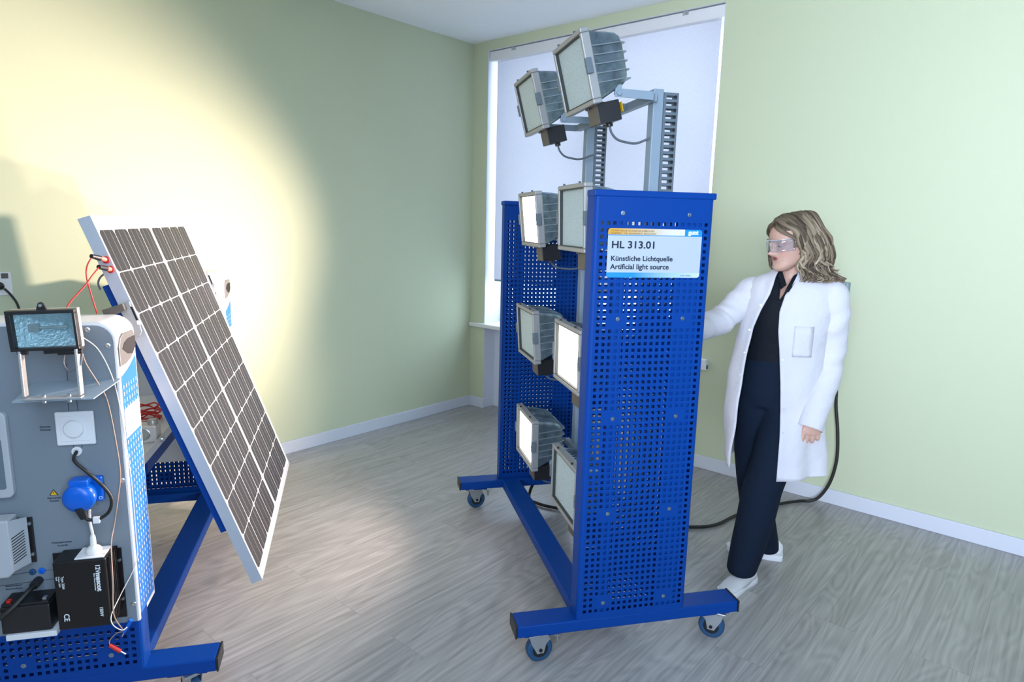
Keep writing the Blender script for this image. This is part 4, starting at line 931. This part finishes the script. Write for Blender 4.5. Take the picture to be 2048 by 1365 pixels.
for i in range(NL):                                                 # her left side: the side that is seen, swept back from the face
    s = (i+rnd.random())/NL                                          # 0 = beside the face, 1 = back of the head
    py = -.070 + .150*s; top = .222 - .35*max(0, -py-.035)**1.0 - .15*max(0, py-.05)
    j = lambda a: rnd.uniform(-a, a)
    p0 = HP(-.006+j(.004), py, top+.012+j(.002))
    p1 = HP(.040+.008*s, py*1.03-.004*(1-s)+.004, top+.001-.009*(1-s)+j(.004))
    p2 = HP(.083+.010*s+j(.005), -.052+.140*s+.010*(1-s), .165-.008*s+j(.006))
    p3 = HP(.089+.010*s+j(.006), -.030+.145*s, .105+j(.006))
    ez = 1.475 - .065*s
    w1 = Vector((.050+.105*s + j(.012), -.060-.030*math.sin(PI*s)+.06*s + j(.012), 1.498-.012*s+j(.01)))
    w2 = Vector((.046+.130*s + j(.016), -.062-.035*math.sin(PI*s)+.075*s + j(.014), 1.455-.02*s+j(.012)))
    w3 = Vector((.050+.150*s + j(.012), -.075-.030*math.sin(PI*s)+.085*s + j(.012), 1.418-.02*s+j(.010)))
    w4 = Vector((.064+.150*s + j(.014), -.085-.03*math.sin(PI*s)+.09*s + j(.012), 1.390+j(.012)))
    ph = rnd.random()*.8+s*2; am = .010+.006*rnd.random()
    w1 += Vector((am*math.sin(ph), -am*.6*math.cos(ph), 0)); w2 += Vector((-am*1.3*math.sin(ph), am*.7*math.cos(ph), 0)); w3 += Vector((am*1.5*math.sin(ph), -am*math.cos(ph), 0)); w4 += Vector((-am*1.2*math.sin(ph), 0, .006))
    pts = [p0, p1, p2, p3, w1, w2, w3] + ([w4] if rnd.random() < .7 else [])
    lock(pts, .0046+rnd.random()*.0040, min(1, max(0, rnd.gauss(.43, .29))))
for i in range(70):                                                 # far side, only a little of it shows beyond the face
    s = (i+rnd.random())/70; py = -.072+.15*s; top = .222-.35*max(0, -py-.035)-.15*max(0, py-.05); j = lambda a: rnd.uniform(-a, a)
    pts = [HP(-.004, py, top+.012), HP(-.040, py-.004, top-.010-.016*(1-s)), HP(-.076-.010*s+j(.003), -.052+.14*s, .165), HP(-.086-.008*s, -.036+.14*s, .110), HP(-.084+j(.01), -.02+.13*s, .050+j(.01)), HP(-.074+j(.012), -.005+.13*s, .005+j(.012))]
    if s > .3: pts.append(HP(-.06, .03+.12*s, -.04))
    lock(pts, .0075+rnd.random()*.003, min(1, max(0, rnd.gauss(.42, .22))))
for i in range(8):                                                  # strands framing the forehead
    o_ = rnd.uniform(-.004, .004); t_ = rnd.uniform(.2, .6)
    lock([HP(-.004, -.066+o_, .214), HP(.024, -.089+o_*.5, .196+o_), HP(.052, -.079+o_, .172+o_), HP(.073, -.050+o_, .145), HP(.084, -.022, .110), HP(.083, -.004, .070)], .0050, t_)
    lock([HP(-.006, -.066+o_, .214), HP(-.026, -.088+o_*.5, .196+o_), HP(-.054, -.078+o_, .172+o_), HP(-.076, -.055+o_, .145), HP(-.086, -.040, .110)], .0050, t_*.8)
for i in range(9):                                                  # a few strands that show past the chin on the far side
    j = lambda a: rnd.uniform(-a, a)
    lock([HP(-.070, -.040+j(.01), .150), HP(-.084, -.050+j(.008), .100), HP(-.082+j(.006), -.058+j(.008), .050), HP(-.070+j(.008), -.062+j(.008), .015), HP(-.060+j(.01), -.050+j(.01), -.012)], .005, rnd.uniform(.1, .5))
for i in range(22):                                                 # loose curls standing off at the back and over the shoulder
    s = rnd.random(); j = lambda a: rnd.uniform(-a, a)
    a = Vector((.075+.055*s+j(.01), -.03+.06*s+j(.02), 1.585-.06*s)); b = a+Vector((.030+j(.012), -.01+j(.01), -.050)); c = b+Vector((-.012+j(.015), -.008, -.040)); d = c+Vector((.034+j(.014), j(.01), -.030)); e = d+Vector((.024+j(.018), j(.012), -.010+j(.02)))
    lock([a, b, c, d, e], .0045+rnd.random()*.003, rnd.uniform(.3, 1.0), tip=.1)
ho = hair.build('hair', hair_mat(), woman, smooth=180)
ho.data.attributes.new('lock', 'FLOAT', 'POINT').data.foreach_set('value', lockv)

# safety glasses
gl = MB(); NA = 25; zz = [(.088, .000), (.096, .0), (.128, 0), (.138, .002)]
gw = lambda a: Vector((.074*math.sin(a), .012-.125*math.cos(a)**.75 if math.cos(a) > 0 else .012, 0))
rings = []
for q, (z, o) in enumerate(zz):
    rings.append([HP(*(gw(-1.28+2.56*k/(NA-1)) + Vector((0, o, z + (.010*g((k-(NA-1)/2)/(NA-1), .05) if q == 0 else 0))))) for k in range(NA)])
gl.loft(rings, cap=False, closed=False)
M_lens = clear('safety_lens', (.96, .96, .98), .15, .05, milk=.06)
go = gl.build('safety_glasses', M_lens, woman, smooth=180, solid=.0022, label='clear wraparound safety glasses')
for s in (-1, 1):
    a = HP(*(gw(s*1.26) + Vector((0, 0, .122)))); MB().tube([a, HP(s*.077, -.005, .124), HP(s*.079, .035, .120)], .0032, n=6).build('temple', M_lens, go, smooth=180)
MB().tube([HP(*(gw(-1.28+2.56*k/12) + Vector((0, .002, .1385)))) for k in range(13)], .0022, n=6).build('brow_bar', clear('clear_plastic', (.93, .93, .96), .25, .1, milk=.3), go, smooth=180)

# dark blouse with a stand collar, open at the throat
M_blouse = mat('black_blouse', (.006, .009, .014), .75, bump=.3, bscale=30, spec=.2)
M_trous = mat('navy_trousers', (.006, .013, .028), .85, bump=.25, bscale=220, spec=.15)
M_coat = mat('white_cotton', (.655, .645, .675), .85, bump=1.0, bscale=13, sheen=.1)
def shell_ring(row, n, a0, a1, y_k=1.0, infl=0.0):
    z, xl, xr, yc, b = row; xc, a = (xl+xr)/2, (xr-xl)/2
    return [Vector((xc+(a+infl)*math.cos(a0+(a1-a0)*k/n), yc-(b+infl)*math.sin(a0+(a1-a0)*k/n), z)) for k in range(n+1)]
BL = [(1.435, -.036, .068, .026, .050), (1.415, -.046, .078, .020, .060), (1.39, -.085, .122, .012, .075), (1.35, -.122, .155, .012, .090), (1.28, -.145, .18, .008, .112), (1.20, -.14, .165, .008, .118), (1.12, -.135, .145, .010, .108), (1.05, -.140, .135, .012, .104), (1.03, -.140, .135, .012, .103)]
rings = []; NB = 48
for row in BL:
    rg_ = shell_ring(row, NB, 0, 2*PI)[:-1]
    rings.append(rg_)
bl = MB(); v0_ = 0; vv = [p for r_ in rings for p in r_]; fs = []
for i in range(len(rings)-1):
    for k in range(NB):
        q = [vv[i*NB+k], vv[i*NB+(k+1) % NB], vv[(i+1)*NB+(k+1) % NB], vv[(i+1)*NB+k]]; c = sum(q, Vector())/4
        if c.y < 0 and c.z > 1.30 and abs(c.x - (-.022 + (c.z-1.30)*.32)) < .007 + (c.z-1.30)*.30: continue
        fs.append((i*NB+k, i*NB+(k+1) % NB, (i+1)*NB+(k+1) % NB, (i+1)*NB+k))
rings2 = []
bl = MB()
# finer rows so that the V follows smoothly
ZR = [1.435 - .0045*i for i in range(91)]
def row_at(T, z):
    T2 = [(-r_[0], *r_[1:]) for r_ in T]; return (z, *lerp_table(T2, -z))
NB = 160; rows_ = [shell_ring(row_at(BL, z), NB, 0, 2*PI)[:-1] for z in ZR]; vv = [p for r_ in rows_ for p in r_]
def in_v(p): 
    return p.y < .0 and p.z > 1.308 and abs(p.x - (-.026 + (p.z-1.302)*.30)) < .004 + (p.z-1.302)*.27
fs = []
for i in range(len(rows_)-1):
    for k in range(NB):
        ids = (i*NB+k, i*NB+(k+1) % NB, (i+1)*NB+(k+1) % NB, (i+1)*NB+k); c = sum((vv[q] for q in ids), Vector())/4
        if not in_v(c): fs.append(ids)
bl.add(vv, fs); blo = bl.build('blouse', M_blouse, woman, smooth=180, solid=.003)
for s in (-1, 1):                                                   # the two collar points
    if s < 0: pts = [(-.036, -.020, 1.437), (-.040, -.072, 1.408), (-.022, -.100, 1.352), (-.002, -.094, 1.372), (-.022, -.060, 1.420)]
    else: pts = [(.052, -.020, 1.428), (.040, -.062, 1.405), (.022, -.100, 1.368), (.010, -.108, 1.345), (-.008, -.110, 1.336), (.004, -.098, 1.366), (.022, -.060, 1.408)]
    MB().prism(pts, (-.002, .006, 0)).build('collar', M_blouse, blo, bevel=.001)
ed = MB()
for k_, x_ in ((-1, lambda z: -.030+.03*(z-1.302)), (1, lambda z: -.022+.57*(z-1.302))):
    pts = []
    for q in range(9):
        z = 1.304 + .100*q/8; x = x_(z); r_ = row_at(BL, z); xc, a_ = (r_[1]+r_[2])/2, (r_[2]-r_[1])/2; cc = max(-1, min(1, (x-xc)/a_)); pts.append((x, r_[3]-r_[4]*math.sqrt(1-cc*cc)-.001, z))
    MB().tube(pts, .0042, n=8, sub=3).build('neck_edge', M_blouse, blo, smooth=180)
# trousers: one surface grown from hips and two legs
def tl(zp, xl, xr, y, b): k = (DIST+y)/DIST; return (1.6-(1.6-zp)*k, xl*k, xr*k, y, b)
LEGL = [tl(.86, -.065, .155, .0, .115), tl(.80, -.060, .150, -.01, .112), tl(.70, -.068, .128, -.035, .100), tl(.573, -.082, .098, -.075, .092), tl(.426, -.110, .064, -.10, .085), tl(.27, -.124, .044, -.115, .083), tl(.147, -.137, .020, -.12, .084), tl(.035, -.146, -.008, -.12, .086), tl(.012, -.146, -.012, -.12, .087)]
LEGR = [tl(.86, -.170, .04, .03, .11), tl(.80, -.166, .02, .04, .11), tl(.70, -.161, .01, .06, .10), tl(.60, -.158, .0, .085, .093), tl(.48, -.140, .012, .115, .085), tl(.358, -.116, .032, .15, .080), tl(.25, -.072, .056, .18, .078), tl(.17, -.036, .073, .20, .078), tl(.145, -.030, .075, .20, .078)]
tro = MB()
for T in (LEGL, LEGR): tro.loft([[p for p in shell_ring(r_, 28, 0, 2*PI)[:-1]] for r_ in T])
tro.loft([shell_ring(r_, 36, 0, 2*PI)[:-1] for r_ in ((1.075, -.134, .132, .012, .100), (1.02, -.143, .140, .012, .108), (.95, -.152, .150, .012, .116), (.88, -.158, .157, .012, .120), (.83, -.150, .150, .012, .112))])
to = tro.build('trousers', M_trous, woman, smooth=180)
rm = to.modifiers.new('cloth', 'REMESH'); rm.mode = 'VOXEL'; rm.voxel_size = .006; rm.use_smooth_shade = True
sm_ = to.modifiers.new('smooth', 'CORRECTIVE_SMOOTH'); sm_.iterations = 6; sm_.use_only_smooth = True
# lab coat: open down the front
CT = [  # z, outline left and right, centre depth, depth, front edges left and right
 (1.440, -.050, .080, .030, .058, -.036, .046), (1.415, -.072, .108, .022, .068, -.046, .038), (1.395, -.122, .160, .016, .080, -.052, .030), (1.370, -.152, .192, .014, .092, -.056, .020), (1.33, -.166, .203, .014, .108, -.066, -.004),
 (1.26, -.168, .198, .010, .126, -.096, -.020), (1.18, -.176, .188, .008, .134, -.124, -.018), (1.10, -.190, .180, .008, .130, -.136, -.006), (.97, -.208, .180, .008, .134, -.149, .010), (.843, -.214, .192, .008, .146, -.155, .022),
 (.73, -.210, .207, .008, .156, -.158, .029), (.61, -.200, .224, .008, .164, -.161, .032), (.545, -.193, .230, .008, .168, -.158, .033)]
NC = 90; rows_ = []
NZ_ = 64
for i in range(NZ_+1):
    z = 1.440 - (1.440-.545)*i/NZ_; zz_, xl, xr, yc, b, XL, XR = row_at(CT, z); xc, a = (xl+xr)/2, (xr-xl)/2
    k = (DIST-.12)/DIST; aR = math.acos(max(-1, min(1, (XR*k-xc)/a))); aL = math.acos(max(-1, min(1, (XL*k-xc)/a)))
    low = max(0, (1.05-z)/.5); row = []
    for q in range(NC+1):
        t = q/NC; ang = aR - t*(2*PI - (aL-aR)); fold = 1 + low*(.055*math.sin(ang*5+.8) + .034*math.sin(ang*9+2+z*4)) + .010*math.sin(z*31+ang*3)*(z < 1.33)
        edge = min(t, 1-t); lift = .010*max(0, 1-edge/.03)
        x = xc + a*fold*math.cos(ang); y = yc - (b*fold+lift)*math.sin(ang) - .006*low*math.sin(z*26+ang*2)
        zb_ = z + (.012*math.sin(ang*2+1) if i == NZ_ else 0)
        row.append(Vector((x, y, zb_)))
    rows_.append(row)
co = MB().loft(rows_, cap=False, closed=False)
cob = co.build('lab_coat', M_coat, woman, smooth=180, solid=.005, label='white buttoned lab coat hanging open')
def sleeve(pts, radii, nm, seed):
    P = spline(pts, 9); rings = []; N_ = None; m = len(radii)-1
    for i, p in enumerate(P):
        T = (P[min(i+1, len(P)-1)] - P[max(i-1, 0)]).normalized()
        if N_ is None: N_ = T.orthogonal().normalized()
        N_ = (N_ - T*N_.dot(T)).normalized(); B = T.cross(N_); t = i/(len(P)-1); q = t*m; ii = min(int(q), m-1); u = q-ii; r = radii[ii]*(1-u)+radii[ii+1]*u
        rings.append([p + (N_*math.cos(2*PI*k/32) + B*math.sin(2*PI*k/32))*r*(1 + .045*math.sin(t*38+seed+2*math.sin(2*PI*k/32+seed)) * math.sin(PI*t) + .035*math.sin(t*64+3*math.cos(2*PI*k/32))*math.sin(PI*t)) for k in range(32)])
    s_ = MB().loft(rings, cap=False); return s_.build(nm, M_coat, cob, smooth=180, solid=.004)
sleeve([(.125, .012, 1.350), (.180, .004, 1.330), (.196, .008, 1.22), (.199, .022, 1.08), (.188, -.010, .96), (.158, -.075, .85), (.140, -.108, .772)], [.040, .062, .059, .056, .055, .053, .052], 'sleeve', 1.0)
sleeve([(-.080, .020, 1.340), (-.140, .025, 1.330), (-.205, -.010, 1.255), (-.262, -.060, 1.195), (-.345, -.185, 1.172), (-.425, -.310, 1.165)], [.036, .060, .058, .058, .055, .050], 'sleeve', 2.2)
# stand collar of the coat, breast pocket, press studs
cr = []
for h_, q in ((0, 0), (.022, .006), (.034, .012)):
    row = []
    for k in range(33):
        a = math.radians(-18) - (2*PI - math.radians(126))*k/32 + math.radians(66) ; row.append(Vector((.017 + (.062+q)*math.cos(a), .022 - (.054+q)*math.sin(a), 1.418 + h_ - .02*math.sin(a)*0)))
    cr.append(row)
MB().loft(cr, cap=False, closed=False).build('coat_collar', M_coat, cob, smooth=180, solid=.004)
def on_coat(ang_x, z, push=.004):
    zz_, xl, xr, yc, b, XL, XR = row_at(CT, z); xc, a = (xl+xr)/2, (xr-xl)/2; c = max(-1, min(1, (ang_x-xc)/a)); s = math.sqrt(1-c*c)
    return Vector((ang_x, yc-b*s-push-.004, z))
pk = [[on_coat(x, z, .0045) for x in (.045, .060, .080, .100, .120)] for z in (1.205, 1.17, 1.13, 1.09, 1.075)]
MB().loft(pk, cap=False, closed=False).build('breast_pocket', M_coat, cob, smooth=60, solid=.0015)
for z, side in ((1.28, 0), (1.17, 0), (1.07, 0), (.97, 0), (.87, 0), (.76, 0), (1.06, 1), (.95, 1), (.85, 1), (.75, 1)):
    zz_, xl, xr, yc, b, XL, XR = row_at(CT, z); x = XL*.96-.012 if side == 0 else XR*.96+.012; p = on_coat(x, z, .006)
    MB().cyl(p, p + Vector((0, -.003, 0)), .0045, n=10).build('press_stud', M_zinc, cob)
# white sneakers
M_shoe = mat('white_knit', (.80, .80, .82), .8, bump=.4, bscale=250); M_sole = mat('white_rubber', (.82, .83, .86), .5)
def shoe(heel, toe):
    heel, toe = Vector((*heel, 0)), Vector((*toe, 0)); d = (toe-heel); L_ = d.length; d.normalize(); s = Vector((-d.y, d.x, 0)); P = lambda a, b, z: heel + d*(a*L_) + s*b + Vector((0, 0, z))
    so = MB(); ou = [(0, .0), (.01, .022), (.06, .033), (.2, .034), (.4, .033), (.6, .040), (.75, .045), (.88, .041), (.96, .028), (1, .0)]
    outl = [(a, b) for a, b in ou] + [(a, -b) for a, b in reversed(ou[1:-1])]
    so.loft([[P(a, b*k, z + (.010 if a > .9 else 0)*(1 if z < .01 else .7)) for a, b in outl] for z, k in ((0, .93), (.006, 1.0), (.024, 1.02), (.030, .97))])
    up = MB(); sec = [(.02, .020, .030, .075), (.08, .030, .030, .092), (.2, .033, .030, .094), (.32, .034, .030, .092), (.45, .036, .028, .082), (.6, .040, .028, .066), (.75, .042, .026, .055), (.88, .036, .026, .047), (.96, .022, .026, .040)]
    up.loft([[P(a, w*math.copysign(abs(math.cos(t))**.8, math.cos(t)), z0 + (z1-z0)*max(0, math.sin(t))**.75 if math.sin(t) > 0 else z0-.006) for t in [2*PI*k/20 for k in range(20)]] for a, w, z0, z1 in sec])
    o = up.build('shoe', M_shoe, woman, smooth=180, label='white knitted sneaker'); so.build('sole', M_sole, o, smooth=50)
    for q in range(4): a = .36+.065*q; MB().tube([P(a, -.022, .083-.013*q-.004), P(a+.01, 0, .0905-.0125*q), P(a, .022, .083-.013*q-.004)], .0028, n=6).build('lace', M_sole, o, smooth=180)
shoe((-.025, -.045), (-.145, -.275)); shoe((.100, .218), (-.165, .192))
